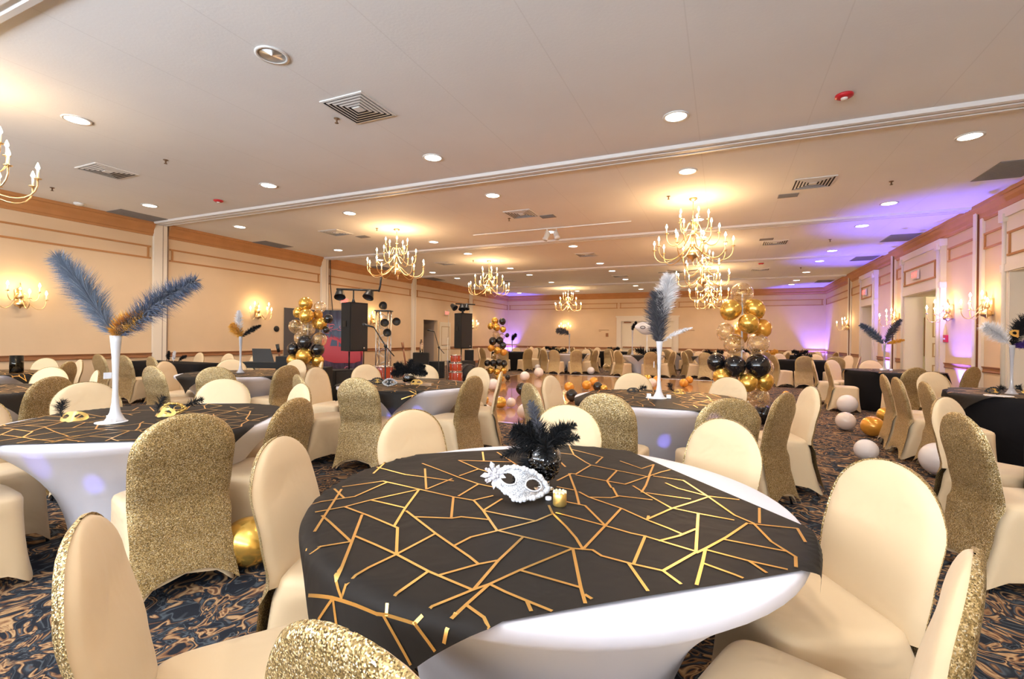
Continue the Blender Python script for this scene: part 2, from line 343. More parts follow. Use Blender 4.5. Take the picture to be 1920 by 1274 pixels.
for (a, b) in spans: frieze(mb, XL, IN_L, a + .04, b - .04, 'Y')
struct(mb.build('trim_3', BROWN))
mb = MB()
cuts = [(10.55, 12.0), (18.0, 20.4)]
for (a, b) in spans:
    segs = [(a, b)]
    for c0, c1 in cuts:
        ns = []
        for s0, s1 in segs:
            if c1 <= s0 or c0 >= s1: ns.append((s0, s1)); continue
            if c0 > s0: ns.append((s0, c0))
            if c1 < s1: ns.append((c1, s1))
        segs = ns
    for s0, s1 in segs: run_profile(mb, RAIL, (XL, s0, 0), (XL, s1, 0), IN_L)
struct(mb.build('trim_4', BROWN2))
mb = MB()
for a, b in [(YB, 10.55), (12, 18.0), (20.4, YF)]: run_profile(mb, BASE, (XL, a, 0), (XL, b, 0), IN_L)
struct(mb.build('baseboard_left', BROWN2))
mb = MB(); mb2 = MB()
for p in posts:
    mb.box((XL, p - PW, 0), (XL + .07, p + PW - .05, HC)); mb2.box((XL, p + PW - .05, 0), (XL + .035, p + PW, HC))
    mb2.box((XL + .07, p + .02, 0), (XL + .074, p + .03, HC))
struct(mb.build('trim_5', WALLW)); struct(mb2.build('trim_6', m_paint('seam_shadow_metal', (.30, .22, .17), .03)))  # brown edge strip and thin seam line down each post
# far wall --------------------------------------------------------
mb = MB(); mb.box((XL - .2, YF, 0), (-5.30, YF + .2, HC)); mb.box((-5.30, YF, 2.42), (-2.46, YF + .2, HC)); mb.box((-2.46, YF, 0), (XR + .2, YF + .2, HC))
struct(mb.build('wall_far', WALL))
mb = MB(); run_profile(mb, CROWN, (XL, YF, 0), (XR, YF, 0), IN_F); struct(mb.build('trim_7', BROWN))
mb = MB()
for a, b in [(XL + .1, -5.5), (-5.4, -2.35), (-2.25, XR - .1)]: frieze(mb, YF, IN_F, a, b, 'X')
struct(mb.build('trim_8', BROWN))
mb = MB()
for a, b in [(XL, -5.55), (-2.2, XR)]: run_profile(mb, RAIL, (a, YF, 0), (b, YF, 0), IN_F)
struct(mb.build('trim_9', BROWN2))
mb = MB()
for a, b in [(XL, -5.55), (-2.2, XR)]: run_profile(mb, BASE, (a, YF, 0), (b, YF, 0), IN_F)
struct(mb.build('baseboard_far', BROWN2))
mb = MB()
for a, b in [((-5.55, YF - .05, 0), (-5.29, YF + .02, 2.40)), ((-2.47, YF - .05, 0), (-2.21, YF + .02, 2.40)), ((-5.55, YF - .055, 2.40), (-2.21, YF + .03, 2.62)), ((-5.6, YF - .07, 2.62), (-2.16, YF + .02, 2.70))]: mb.box(a, b)
struct(mb.build('trim_10', WALLW))
d = struct(empty('door_1', (-5.3, YF + .05, 0)))
for k, x0 in enumerate((0.0, 1.425)):
    lf = MB().box((x0 + .01, 0, .01), (x0 + 1.41, .05, 2.41)).build('door_leaf', DOORP, d)
    MB().box((x0 + .1, -.07, .9), (x0 + 1.3, -.03, .97)).build('push_bar', BROWN2, lf)
    MB().box((x0 + .15, -.06, 2.3), (x0 + .55, 0, 2.37)).build('door_closer', BROWN2, lf)
# right wall ------------------------------------------------------
doors = [(13.85, 15.95), (18.95, 20.25), (8.75, 10.85)]
mb = MB(); y = YB - .2
for a, b in sorted(doors): mb.box((XR, y, 0), (XR + .2, a, HC)); mb.box((XR, a, 2.6), (XR + .2, b, HC)); y = b
mb.box((XR, y, 0), (XR + .2, YF + .2, HC)); struct(mb.build('wall_right', WALL))
mb = MB(); run_profile(mb, CROWN, (XR, YB, 0), (XR, YF, 0), IN_R); struct(mb.build('trim_11', BROWN))
rposts = [12.07, 17.07, 22.3]
mb = MB(); mr = MB(); mbb = MB()
walls = []; y = YB
for a, b in sorted(doors): walls.append((y, a - .22)); y = b + .22
walls.append((y, YF))
for a, b in walls:
    run_profile(mr, RAIL, (XR, a, 0), (XR, b, 0), IN_R); run_profile(mbb, BASE, (XR, a, 0), (XR, b, 0), IN_R)
    ys = [a] + [p for p in rposts if a < p < b] + [b]
    for q0, q1 in zip(ys, ys[1:]): frieze(mb, XR, IN_R, q0 + .12, q1 - .12, 'Y')
struct(mb.build('trim_12', BROWN)); struct(mr.build('trim_13', BROWN2)); struct(mbb.build('baseboard_right', BROWN2))
mb = MB(); mo = MB(); mc = MB()
for a, b in sorted(doors):
    # shallow entablature box over each door, its panel outline and the casings
    mb.box((XR - .10, a - .22, 2.72), (XR + .01, b + .22, 3.52)); mb.box((XR - .14, a - .26, 3.52), (XR + .01, b + .26, 3.68)); mb.box((XR - .12, a - .24, 2.59), (XR + .01, b + .24, 2.72))
    frieze(mo, XR - .10, IN_R, a, b, 'Y', 2.86, 3.24)
    for c in (a - .22, b + .015): mb.box((XR - .095, c, 0), (XR + .01, c + .205, 2.59))
    for c in (a - .15, b + .07): mc.tube([(XR - .11, c + .04, 0), (XR - .11, c + .04, 3.5)], .035, 10); mc.box((XR - .17, c - .03, 3.45), (XR - .1, c + .11, 3.58))
    # jambs
    mb.box((XR - .09, a - .012, 0), (XR + .30, a + .012, 2.57)); mb.box((XR - .09, b - .012, 0), (XR + .30, b + .012, 2.57)); mb.box((XR - .09, a, 2.57), (XR + .30, b, 2.588))
struct(mb.build('trim_14', WALLW)); struct(mo.build('trim_15', BROWN)); struct(mc.build('trim_16', WALLW))
mb = MB(); mb2 = MB()
for p in rposts:
    mb.box((XR - .09, p - .02, 0), (XR, p + .10, HC - .02)); mb.box((XR - .05, p - .16, 0), (XR, p - .06, HC - .02)); mb2.box((XR - .07, p - .06, 0), (XR, p - .02, HC - .02))
struct(mb.build('trim_17', WALLW)); struct(mb2.build('trim_18', m_paint('open_seam_brown', (.16, .05, .02), .04)))
# corridor behind the right hand doors
mb = MB(); mb.box((XR + 2.6, 7.5, -.1), (XR + 2.7, 22, 3.2)); mb.box((XR + .2, 7.5, 3.1), (XR + 2.7, 22, 3.2)); mb.box((XR + .2, 7.4, -.1), (XR + 2.7, 7.5, 3.2)); mb.box((XR + .2, 22, -.1), (XR + 2.7, 22.1, 3.2)); mb.box((XR + .2, 7.5, -.1), (XR + 2.7, 22, -.0))
struct(mb.build('wall_corridor', m_paint('corridor_paint', (.80, .74, .58))))
light('corridor_lamp', 'POINT', (XR + 1.3, 15.4, 2.7), 55, (1, .85, .6), .2); light('corridor_lamp', 'POINT', (XR + 1.3, 19.8, 2.7), 35, (1, .85, .6), .2); light('corridor_lamp', 'POINT', (XR + 1.3, 9.8, 2.7), 55, (1, .85, .6), .2)
def panel_door(name, hx, hy, ang, w, panels=True):
    d = struct(empty(name, (hx, hy, 0), ang))
    lf = MB().box((0, -.022, .01), (w, .022, 2.56)).build('door_leaf', DOORP, d)
    pm = MB()
    for z0, z1 in ((.2, .78), (.98, 1.35), (1.5, 2.38)):
        for sy in (-.026, .022):
            for a, b in (((.14, z0), (w - .14, z0 + .03)), ((.14, z1 - .03), (w - .14, z1)), ((.14, z0), (.17, z1)), ((w - .17, z0), (w - .14, z1))): pm.box((a[0], sy, a[1]), (b[0], sy + .004, b[1]))
    pm.build('panel_moulding', m_paint('door_moulding_tan', (.50, .33, .15), .04), lf)
    kb = MB(); kb.tube([(w - .07, -.05, 1.0), (w - .07, .05, 1.0)], .012, 8); kb.sphere((w - .07, -.06, 1.0), .028, 10, 6); kb.sphere((w - .07, .06, 1.0), .028, 10, 6); kb.build('door_knob', BRASS, lf)
    return d
panel_door('door_2', XR + .33, 13.95, math.radians(62), 1.03); panel_door('door_3', XR + .33, 15.88, math.radians(-5), 1.03)
panel_door('door_4', XR + .33, 18.99, math.radians(90), 1.22); panel_door('door_5', XR + .33, 8.78, math.radians(90), 1.02); panel_door('door_6', XR + .33, 10.82, math.radians(-90), 1.02)
# back wall, with made-up windows added as a light source ------------------------------------------
mb = MB(); wins = [(-11.2 + 3.05 * k, -11.2 + 3.05 * k + 2.4) for k in range(5)]
x = XL - .2
for a, b in wins: mb.box((x, YB - .2, 0), (a, YB, HC)); mb.box((a, YB - .2, 0), (b, YB, .95)); mb.box((a, YB - .2, 3.5), (b, YB, HC)); x = b
mb.box((x, YB - .2, 0), (XR + .2, YB, HC)); struct(mb.build('wall_back', WALL))
for k, (a, b) in enumerate(wins):
    wv = struct(empty('window_%d' % (k + 1), (a, YB - .12, .95)))
    fm = MB()
    for q in ((0, 0, .06, 2.55), (2.34, 0, 2.4, 2.55), (0, 0, 2.4, .06), (0, 2.49, 2.4, 2.55), (1.17, 0, 1.23, 2.55), (0, 1.6, 2.4, 1.65)): fm.box((q[0], -.03, q[1]), (q[2], .03, q[3]))
    fm.build('window_frame', WFRAME, wv); MB().box((.06, -.01, .06), (2.34, 0, 2.49)).build('pane', WPANE, wv)
# ceiling tracks ---------------------------------------------------
TRACK = [(0, 0), (.02, -.045), (.07, -.05), (.08, -.03), (.12, -.03), (.13, -.05), (.22, -.05), (.23, -.03), (.27, -.03), (.28, -.05), (.33, -.045), (.35, 0)]
for i, y0 in enumerate([1.6, 6.82, 12.08, 17.2, 22.35]):
    mb = MB(); L = len(TRACK)
    vs = [(XL, y0 + a, HC + z + .001) for a, z in TRACK] + [(XR, y0 + a, HC + z + .001) for a, z in TRACK]
    mb.add(vs, [(k, (k + 1) % L, L + (k + 1) % L, L + k) for k in range(L)])
    struct(mb.build('trim_%d' % (19 + i), BEAMW))

# ================================================================ helpers to turn measured picture positions into places in the room
FPX = 894.76
def ray(px, py): return _r * ((px - 960) / FPX) + _u * ((637 - py) / FPX) + _f
def on_floor(px, py, z=0.0):
    d = ray(px, py); t = (z - CAMZ) / d.z; return Vector((d.x * t, d.y * t, z))
def at(px, py, fwd):
    d = ray(px, py) * fwd; return Vector((d.x, d.y, CAMZ + d.z))

# ================================================================ CEILING FITTINGS
def downlight(lit=True):
    root = empty('ceiling_downlight', (0, 0, HC))
    MB().lathe([(.118, 0.0), (.150, -.001), (.150, -.010), (.122, -.012), (.118, -.004)], 28).build('trim_ring', VENTW, root)
    if lit:
        MB().lathe([(1e-7, -.007), (.121, -.007)], 28, smooth=False).build('lens', DISC, root)
    else:
        MB().lathe([(1e-7, -.003), (.06, -.0035), (.12, -.008)], 28).build('reflector', ALU, root)
    return root
cols = [-10.81, -7.36, -3.94, -.54, 2.86]
rows = [.45, 3.22, 5.95, 7.95, 11.2, 13.13, 16.4, 18.35, 21.1, 23.75, 25.4]
skip = {(-3.94, 3.22)}
dl0 = downlight(); first = True; nrow = {}
rown = ['above the camera', 'in the row nearest the camera', 'just before the first ceiling track', 'just past the first ceiling track', 'just before the second ceiling track', 'just past the second ceiling track', 'just before the third ceiling track', 'just past the third ceiling track', 'just before the fourth ceiling track', 'just past the fourth ceiling track', 'last row before the far wall']
coln = ['beside the left wall', 'in the left chandelier line', 'down the ceiling middle', 'in the right chandelier line', 'beside the right wall']
for yi, y in enumerate(rows):
    for ci, x in enumerate(cols):
        if (x, y) in skip: continue
        if y < 1 or (y == 3.22 and ci in (0, 4, 3)): 
            if y < 1 and ci in (0, 4): continue
        if first: o = dl0; o.location = (x, y, HC); first = False
        else: o = copy_tree(dl0, (x, y, HC))
        tag(o, 'lit recessed ceiling light ' + coln[ci] + ', ' + rown[yi], 'ceiling light', 'recessed ceiling lights')
        light('downlight_lamp', 'SPOT', (0, 0, -.03), LAMP_DOWN, (1, .88, .76), .09, (0, 0, 0), o, angle=math.radians(150), blend=.9)
tag(downlight(False), 'unlit ceiling light showing its bare metal reflector, near the camera', 'ceiling light').location = (-3.93, 3.2, HC)
def diffuser():
    r = empty('air_vent', (0, 0, HC)); h = .30
    fm = MB()
    for k in range(6):
        a = h - k * .048; b = a - .024; z0 = -.012 - .0 * k; z1 = -.004
        for q in range(4):
            M = RZ(q * PI / 2)
            fm.add([(-a, -a, z0), (a, -a, z0), (b, -b, z1 - .012), (-b, -b, z1 - .012), (-a, -a, -.001), (a, -a, -.001)], [(0, 1, 2, 3), (4, 5, 1, 0)], 0, False, M)
    fm.box((-.05, -.05, -.02), (.05, .05, -.008)); fm.build('louvre_frame', VENTW, r)
    MB().box((-h + .01, -h + .01, -.004), (h - .01, h - .01, -.001)).build('dark_opening', VENTD, r)
    return r
dv = diffuser(); vents = [(-3.9, 4.34, 'square white louvred ceiling vent nearest the camera'), (-9.2, 4.43, 'square white louvred ceiling vent on the left before the first track'),
 (-9.05, 9.3, 'square white louvred ceiling vent left of the nearest left chandelier'), (-3.95, 9.35, 'square white louvred ceiling vent behind the twin spotlights'), (1.34, 9.3, 'square white louvred ceiling vent on the right behind the big right chandelier'),
 (-9.05, 14.57, 'square ceiling vent left of the second left chandelier'), (-3.94, 14.6, 'square ceiling vent mid ceiling beyond the second track'), (1.24, 14.54, 'square ceiling vent on the right beyond the second track'), (-3.94, 20.0, 'far square ceiling vent mid ceiling'), (1.22, 19.8, 'far square ceiling vent on the right'), (-9.05, 20.0, 'far square ceiling vent on the left')]
for k, (x, y, lb) in enumerate(vents):
    o = dv if k == 0 else copy_tree(dv, (x, y, HC)); o.location = (x, y, HC); tag(o, lb, 'vent', 'louvred ceiling vents')
gr = MB(); gr.box((-.31, -.47, -.008), (.31, .47, -.001))
for k in range(22): gr.box((-.29, -.45 + k * .042, -.014), (.29, -.435 + k * .042, -.008))
grm = gr.mesh('return_grille', VENTG)
gl = [(-12.0, 6.35, 'left wall before the first track'), (-12.0, 9.85, 'left wall past the first track'), (-12.0, 14.7, 'left wall past the second track'), (-12.0, 18.3, 'left wall past the third track'), (3.98, 9.7, 'right wall, nearest the camera'), (4.05, 14.95, 'right wall past the second track'), (4.04, 18.2, 'right wall past the third track'), (4.0, 24.5, 'far right corner')]
for x, y, lb in gl: tag(link('return_grille', grm, None, (x, y, HC)), 'flat grey rectangular return grille in the ceiling by the ' + lb, 'vent', 'grey return grilles')
sg = MB(); sg.box((-.16, -.12, -.008), (.16, .12, -.001))
for k in range(8): sg.box((-.15, -.11 + k * .028, -.013), (.15, -.10 + k * .028, -.008))
sgm = sg.mesh('small_grille', VENTG)
for x, y, lb in [(-3.5, 9.75, 'beside the vent behind the spotlights'), (1.05, 9.95, 'beside the right hand vent'), (-8.75, 9.95, 'left of the left chandelier'), (1.0, 14.0, 'on the right beyond the second track')]:
    tag(link('small_grille', sgm, None, (x, y, HC)), 'small grey slotted grille in the ceiling ' + lb, 'vent', 'small grey grilles')
def sprinkler():
    r = empty('sprinkler_head', (0, 0, HC)); MB().lathe([(.035, -.001), (.035, -.006), (.012, -.014), (.010, -.05), (.006, -.055)], 12).build('stem', mat('dull_brass', (.2, .13, .08), .5, .8), r)
    MB().lathe([(1e-7, -.064), (.022, -.060), (.024, -.056), (.006, -.054)], 12).build('deflector', mat('dull_brass', (.2, .13, .08), .5, .8), r); return r
sp0 = sprinkler()
for k, (x, y, lb) in enumerate([(-4.33, 4.44, 'beside the nearest square vent'), (-7.77, 4.49, 'between the two left vents'), (-11.2, 4.55, 'by the left wall'), (2.5, 9.69, 'on the right past the first track'), (-.95, 9.2, 'left of the right chandelier stem'), (-7.75, 9.3, 'left of the left chandelier stem'), (-4.35, 9.6, 'below the vent behind the spotlights'), (2.5, 14.6, 'on the right past the second track'), (2.5, 19.7, 'on the right past the third track'), (-7.8, 14.3, 'left of the second left chandelier')]):
    o = sp0 if k == 0 else copy_tree(sp0, (0, 0, 0)); o.location = (x, y, HC); tag(o, 'small dark sprinkler head hanging from the ceiling ' + lb, 'sprinkler', 'ceiling sprinkler heads')
def detector():
    r = empty('fire_alarm_dome', (0, 0, HC)); MB().lathe([(.085, -.001), (.085, -.02), (.06, -.035), (1e-7, -.036)], 20).build('red_base', RED, r)
    MB().lathe([(.035, -.036), (.03, -.05), (1e-7, -.055)], 14).build('strobe', mat('strobe_clear', (.85, .8, .75), .15), r); return r
de = detector()
for k, (x, y, lb) in enumerate([(1.16, 6.12, 'on the right near the first track'), (-9.11, 6.24, 'on the left near the first track'), (1.15, 18.25, 'far on the right past the third track')]):
    o = de if k == 0 else copy_tree(de, (0, 0, 0)); o.location = (x, y, HC); tag(o, 'round red fire alarm strobe on the ceiling ' + lb, 'alarm', 'red ceiling alarms')
tag(MB().lathe([(.09, -.001), (.09, -.03), (.06, -.05), (1e-7, -.052)], 20).build('smoke_detector', VENTW, None, (-12.0, 5.3, HC)), 'white round smoke detector on the ceiling beside the left crown moulding', 'smoke detector')
# track with twin spots
tr = empty('spotlight_track', (-3.9, 10.8, HC)); MB().box((-2.0, -.018, -.022), (2.0, .018, -.001)).build('rail', VENTW, tr)
tag(tr, 'thin white ceiling track rail running across above the twin spotlights', 'lighting track')
for px, py, tilt, lb, dark in ((1012, 440, .25, 'left of the two white spotlights under the ceiling track', 0), (1033, 438, -.45, 'right of the two white spotlights under the ceiling track, dark lens showing', 1)):
    p = at(px, py, 11.0); s = tag(empty('track_spotlight', (p.x, 10.8, HC - .022)), lb, 'spotlight', 'twin track spotlights')
    MB().tube([(0, 0, 0), (0, 0, -.08)], .012, 8).build('mount_arm', VENTW, s)
    M = T(0, 0, -.15) @ Matrix.Rotation(tilt, 4, 'Y') @ Matrix.Rotation(-.5, 4, 'X')
    MB().lathe([(1e-7, .10), (.05, .095), (.062, .07), (.062, -.09), (.07, -.11), (.07, -.125)], 18, M=M).build('can', VENTW, s)
    MB().lathe([(1e-7, -.115), (.065, -.118)], 18, M=M).build('lens', BLK if dark else WHITEB, s)
rig = empty('ceiling_rig', (-1.3, 18.9, HC)); rm = MB()
for a, b in (((-1.0, 0, -.08), (1.0, 0, -.08)), ((-.6, -.5, -.08), (.6, .5, -.08)), ((-.6, .5, -.08), (.6, -.5, -.08))): rm.tube([a, b], .02, 8)
rm.tube([(0, 0, -.08), (0, 0, 0)], .03, 8); rm.build('frame_arm', GREYC, rig); tag(rig, 'small grey metal frame hung on the ceiling far down the room', 'ceiling fitting')

# ---------------------------------------------------------------- chandeliers
def arm_pts(r, z0, dip, zc, r0=.05, n=14):
    """S curve from the body (r0,z0) down through a dip and up to a candle cup at (r,zc)"""
    P = []
    c = [(r0, z0), (r0 + .10, z0 + .02), (r * .40, dip - .09), (r * .74, dip - .17), (r * 1.05, dip - .05), (r, zc)]
    for i in range(n + 1):
        t = i / n; q = [Vector(p) for p in c]
        while len(q) > 1: q = [q[k].lerp(q[k + 1], t) for k in range(len(q) - 1)]
        P.append((q[0].x, 0, q[0].y))
    return P
def candle_meshes():
    c = MB().lathe([(.0, -.012), (.030, -.008), (.038, 0), (.014, .004), (.013, .012)], 12); cup = c.mesh('candle_cup', BRASS)
    s = MB().lathe([(.011, .01), (.011, .095), (1e-7, .096)], 10).mesh('candle_sleeve', CANDLE)
    b = MB().lathe([(1e-7, .094), (.012, .10), (.021, .120), (.014, .145), (.004, .175), (1e-7, .178)], 10).mesh('flame_bulb', BULB)
    return cup, s, b
CUP, SLV, BLB = candle_meshes()
def chandelier(loc):
    root = empty('brass_chandelier', loc)
    MB().lathe([(.07, -.001), (.075, -.02), (.05, -.04), (.012, -.055), (.008, -.06)], 20).build('ceiling_canopy', BRASS, root)
    MB().tube([(0, 0, -.05), (0, 0, -.38)], .006, 8).build('hanging_rod', BRASS, root)
    MB().lathe([(1e-7, -1.19), (.012, -1.18), (.018, -1.16), (.03, -1.14), (.09, -1.10), (.115, -1.05), (.09, -1.0), (.035, -.97), (.03, -.93), (.055, -.90), (.05, -.86), (.022, -.83), (.02, -.72), (.045, -.69), (.05, -.66), (.02, -.62), (.018, -.52), (.035, -.49), (.015, -.44), (.01, -.38)], 18).build('turned_column', BRASS, root)
    arm = {}
    for ti, (n, r, z0, dip, zc, ph) in enumerate(((10, .69, -.92, -1.12, -.93, 0), (6, .47, -.68, -.82, -.65, .25), (5, .27, -.46, -.55, -.40, .1))):
        m = MB().tube(arm_pts(r, z0, dip, zc), .0085, 7).mesh('curved_arm', BRASS)
        for k in range(n):
            a = link('curved_arm', m, root, None, ph + 2 * PI * k / n)
            for nm, me in (('candle_cup', CUP), ('candle_sleeve', SLV), ('flame_bulb', BLB)): link(nm, me, a, (r, 0, zc))
    light('chandelier_glow', 'POINT', (0, 0, -.58), LAMP_CHAND, WARM, .30, parent=root)
    return root
ch = None
for x, y, lb in [(-.54, 9.5, 'largest right-hand brass chandelier, nearest of the right line, many lit candle bulbs'), (-7.35, 9.55, 'nearest brass chandelier of the left line, over the band corner'), (-7.35, 14.6, 'second brass chandelier of the left line, above the speaker by the far left'),
                 (-7.4, 23.9, 'small looking farthest brass chandelier on the left, before the purple corner'), (-.53, 14.0, 'second brass chandelier of the right line, just below and behind the largest'), (-.5, 18.8, 'third brass chandelier of the right line, low beside the clear top balloon'),
                 (-7.4, 2.15, 'brass chandelier cut off by the left edge of the picture, one candle showing'), (-.54, 23.9, 'farthest brass chandelier of the right line, mostly hidden behind the others')]:
    if ch is None: ch = chandelier((x, y, HC)); o = ch
    else: o = copy_tree(ch, (x, y, HC), R3.uniform(0, .6))
    tag(o, lb, 'chandelier', 'brass candle chandeliers')
    if y < 3:
        for c in o.children:
            if c.type == 'LIGHT': c.data = c.data.copy(); c.data.energy *= .45

# ---------------------------------------------------------------- wall sconces
def sconce(loc, rz):
    root = empty('brass_wall_sconce', loc, rz)   # local +X points into the room
    MB().lathe([(1e-7, -.19), (.015, -.18), (.02, -.16), (.075, -.14), (.09, -.10), (.07, -.06), (.03, -.03), (.028, .0), (.05, .03), (.045, .07), (.02, .10), (.022, .16), (.035, .19), (.015, .23), (.012, .28), (1e-7, .32)], 16, M=T(.095, 0, 0)).build('turned_body', BRASS, root)
    MB().box((.0, -.05, -.12), (.03, .05, .18)).build('back_plate', BRASS, root)
    def arm(ang, r, z0, dip, zc):
        m = MB().tube(arm_pts(r, z0, dip, zc, .03, 10), .007, 7).build('curved_arm', BRASS, root, (.095, 0, 0), ang)
        for nm, me in (('candle_cup', CUP), ('candle_sleeve', SLV), ('flame_bulb', BLB)): link(nm, me, m, (r, 0, zc))
    for a in (-1.25, 0.0, 1.25): arm(a, .36, -.02, -.12, .0)
    for a in (-1.0, 1.0): arm(a, .27, .10, .04, .14)
    light('sconce_glow', 'POINT', (.17, 0, .20), LAMP_SCONCE, (1, .66, .30), .06, parent=root)
    return root
sc0 = None
for x, y, rz, lb in [(XL, 4.53, 0, 'five-light brass sconce at the left edge of the picture, on the left wall'), (XL, 9.64, 0, 'brass sconce on the left wall behind the orange and white feather vase'), (XL, 14.6, 0, 'brass sconce on the left wall behind the first speaker and lighting tower'), (XL, 22.5, 0, 'brass sconce on the left wall just right of the far speaker'),
                     (XR, 11.6, PI, 'nearest brass sconce on the right wall, right of the vertical seam'), (XR, 13.25, PI, 'brass sconce on the right wall above the red fire alarm'), (XR, 16.7, PI, 'brass sconce on the right wall behind the dark feather vase'), (XR, 22.3, PI, 'farthest brass sconce on the right wall before the purple corner'),
                     (-8.57, YF, -PI / 2, 'brass sconce on the far wall, left of the double door'), (.9, YF, -PI / 2, 'brass sconce on the far wall behind the balloon column, right of the double door')]:
    o = sconce((x, y, 2.0), rz) if sc0 is None else copy_tree(sc0, (x, y, 2.0), rz)
    if sc0 is None: sc0 = o
    tag(o, lb, 'wall lamp', 'brass wall sconces')

# ---------------------------------------------------------------- exit signs, alarms, boxes
def text_mesh(body, size, extr=.004, bold=0.0):
    c = bpy.data.curves.new('txt', 'FONT'); c.body = body; c.size = size; c.extrude = extr; c.align_x = 'CENTER'; c.align_y = 'CENTER'; c.offset = bold
    o = bpy.data.objects.new('txt', c); COL.objects.link(o); dg = bpy.context.evaluated_depsgraph_get()
    me = bpy.data.meshes.new_from_object(o.evaluated_get(dg)); bpy.data.objects.remove(o); bpy.data.curves.remove(c); me.name = 'lettering'
    return me
EX = text_mesh('EXIT', .17, .003, .003); EX.materials.clear(); EX.materials.append(SIGNR)
def exit_sign(loc, rz, lb):
    r = tag(empty('exit_sign', loc, rz), lb, 'exit sign', 'red lit exit signs')   # local -Y faces the viewer
    MB().box((-.17, 0, -.11), (.17, .05, .11)).build('sign_box', SIGNW, r)
    t = link('lettering', EX, r, (0, -.006, 0)); t.rotation_euler = (PI / 2, 0, 0)
    return r
exit_sign((XR - .17, 15.0, 3.05), -PI / 2, 'red EXIT sign over the open panelled door on the right wall')
exit_sign((XR - .17, 19.7, 3.05), -PI / 2, 'red EXIT sign over the farther doorway on the right wall')
exit_sign((XL + .06, 13.1, 2.62), PI / 2, 'small red EXIT sign on the left wall above the first speaker')
exit_sign((XL + .06, 20.0, 2.55), PI / 2, 'small red EXIT sign on the left wall above the narrow door beside the niche')
fa = tag(empty('fire_alarm_pull', (XR, 13.55, 1.45)), 'small red fire alarm box on the right wall under a sconce', 'fire alarm'); MB().box((-.05, -.06, -.08), (0, .06, .08)).build('red_box', RED, fa); MB().box((-.06, -.035, -.02), (-.05, .035, .01)).build('pull_bar', VENTW, fa)
def flat_box(name, loc, a, b, m, lb, cat): return tag(MB().box(a, b).build(name, m, None, loc), lb, cat)
wc = MB().lathe([(.09, 0), (.09, .02), (.07, .03), (1e-7, .03)], 20, M=Matrix.Rotation(PI / 2, 4, 'Y')).build('wall_speaker', BLK, None, (XL, 10.33, 1.56)); tag(wc, 'small round black fitting on the left wall beside the dark door', 'wall fitting')
th = MB().box((-.07, -.03, -.1), (.07, 0, .1)).build('thermostat', BROWN2, None, (-6.1, YF, 1.62)); tag(th, 'small brown box on the far wall left of the double door', 'wall control')
for x, lb in ((-6.45, 'left'), (-1.85, 'right')):
    hk = empty('wall_bracket', (x, YF, 1.85)); hm = MB(); hm.tube([(0, -.02, .05), (.45, -.02, .05)], .008, 6); hm.box((-.12, -.05, .04), (.0, 0, .06)); hm.box((-.12, -.05, -.04), (0, 0, -.02)); hm.build('bracket_arm', BROWN2, hk)
    tag(hk, 'thin brown metal bracket on the far wall, %s of the double door' % lb, 'wall bracket', 'far wall brackets')
# dark door and black doorway recess on the left wall
dd = struct(empty('door_7', (XL, 10.6, 0))); lf = MB().box((0, 0, .01), (.045, 1.38, 2.22)).build('door_leaf', DKGREY, dd); MB().tube([(.045, 1.25, 1.0), (.09, 1.25, 1.0), (.09, 1.13, 1.0)], .01, 8).build('door_handle', ALU, lf)
dd = struct(empty('door_8', (XL, 19.42, 0))); lf = MB().box((0, 0, .01), (.05, .92, 2.10)).build('door_leaf', DOORP, dd); pm = MB()
for z0, z1 in ((.2, .8), (.98, 1.9)):
    for a, b in (((.1, z0), (.82, z0 + .03)), ((.1, z1 - .03), (.82, z1)), ((.1, z0), (.13, z1)), ((.79, z0), (.82, z1))): pm.box((.05, a[0], a[1]), (.056, b[0], b[1]))
pm.build('panel_moulding', m_paint('door_moulding_tan', (.5, .33, .15), .04), lf)
# wall cable
cb = MB().tube([(XL + .10, 12.36, HC - .02), (XL + .10, 12.38, 3.6), (XL + .07, 12.42, 3.1), (XL + .05, 12.5, 2.6), (XL + .05, 12.55, 2.2)], .014, 6).build('hanging_cable', BLK); tag(cb, 'black cable hanging down the left wall from the ceiling track', 'cable')

# ---------------------------------------------------------------- purple uplights
def uplight(x, y, tx, ty, lb, pw=1.0):
    r = tag(empty('led_uplight', (x, y, 0)), lb, 'uplight', 'purple LED uplights')
    MB().lathe([(.09, .02), (.10, .03), (.10, .13), (.085, .15), (.085, .145)], 16).build('housing', BLK, r)
    MB().lathe([(1e-7, .146), (.083, .146)], 16, smooth=False).build('lens', LEDP, r)
    dx, dy = tx - x, ty - y
    tilt = math.atan2(math.hypot(dx, dy), 3.6)
    q = Vector((dx, dy, 3.6)).to_track_quat('-Z', 'Y').to_euler()
    light('uplight_beam', 'SPOT', (0, 0, .17), LAMP_UP * pw, (.11, .09, 1.0), .05, tuple(q), r, angle=math.radians(75), blend=.7)
uplight(XL + .3, YF - .3, XL + .1, YF - .1, 'purple floor uplight in the far left corner', 2.2)
uplight(XR - .42, YF - .3, XR - .2, YF - .1, 'purple floor uplight in the far right corner', 2.6)
uplight(XR - .22, 12.75, XR - .2, 12.75, 'purple floor uplight by the right wall below the nearest seam', 1.9)
uplight(XR - .22, 17.65, XR - .2, 17.65, 'purple floor uplight by the right wall between the two doorways', 1.9)

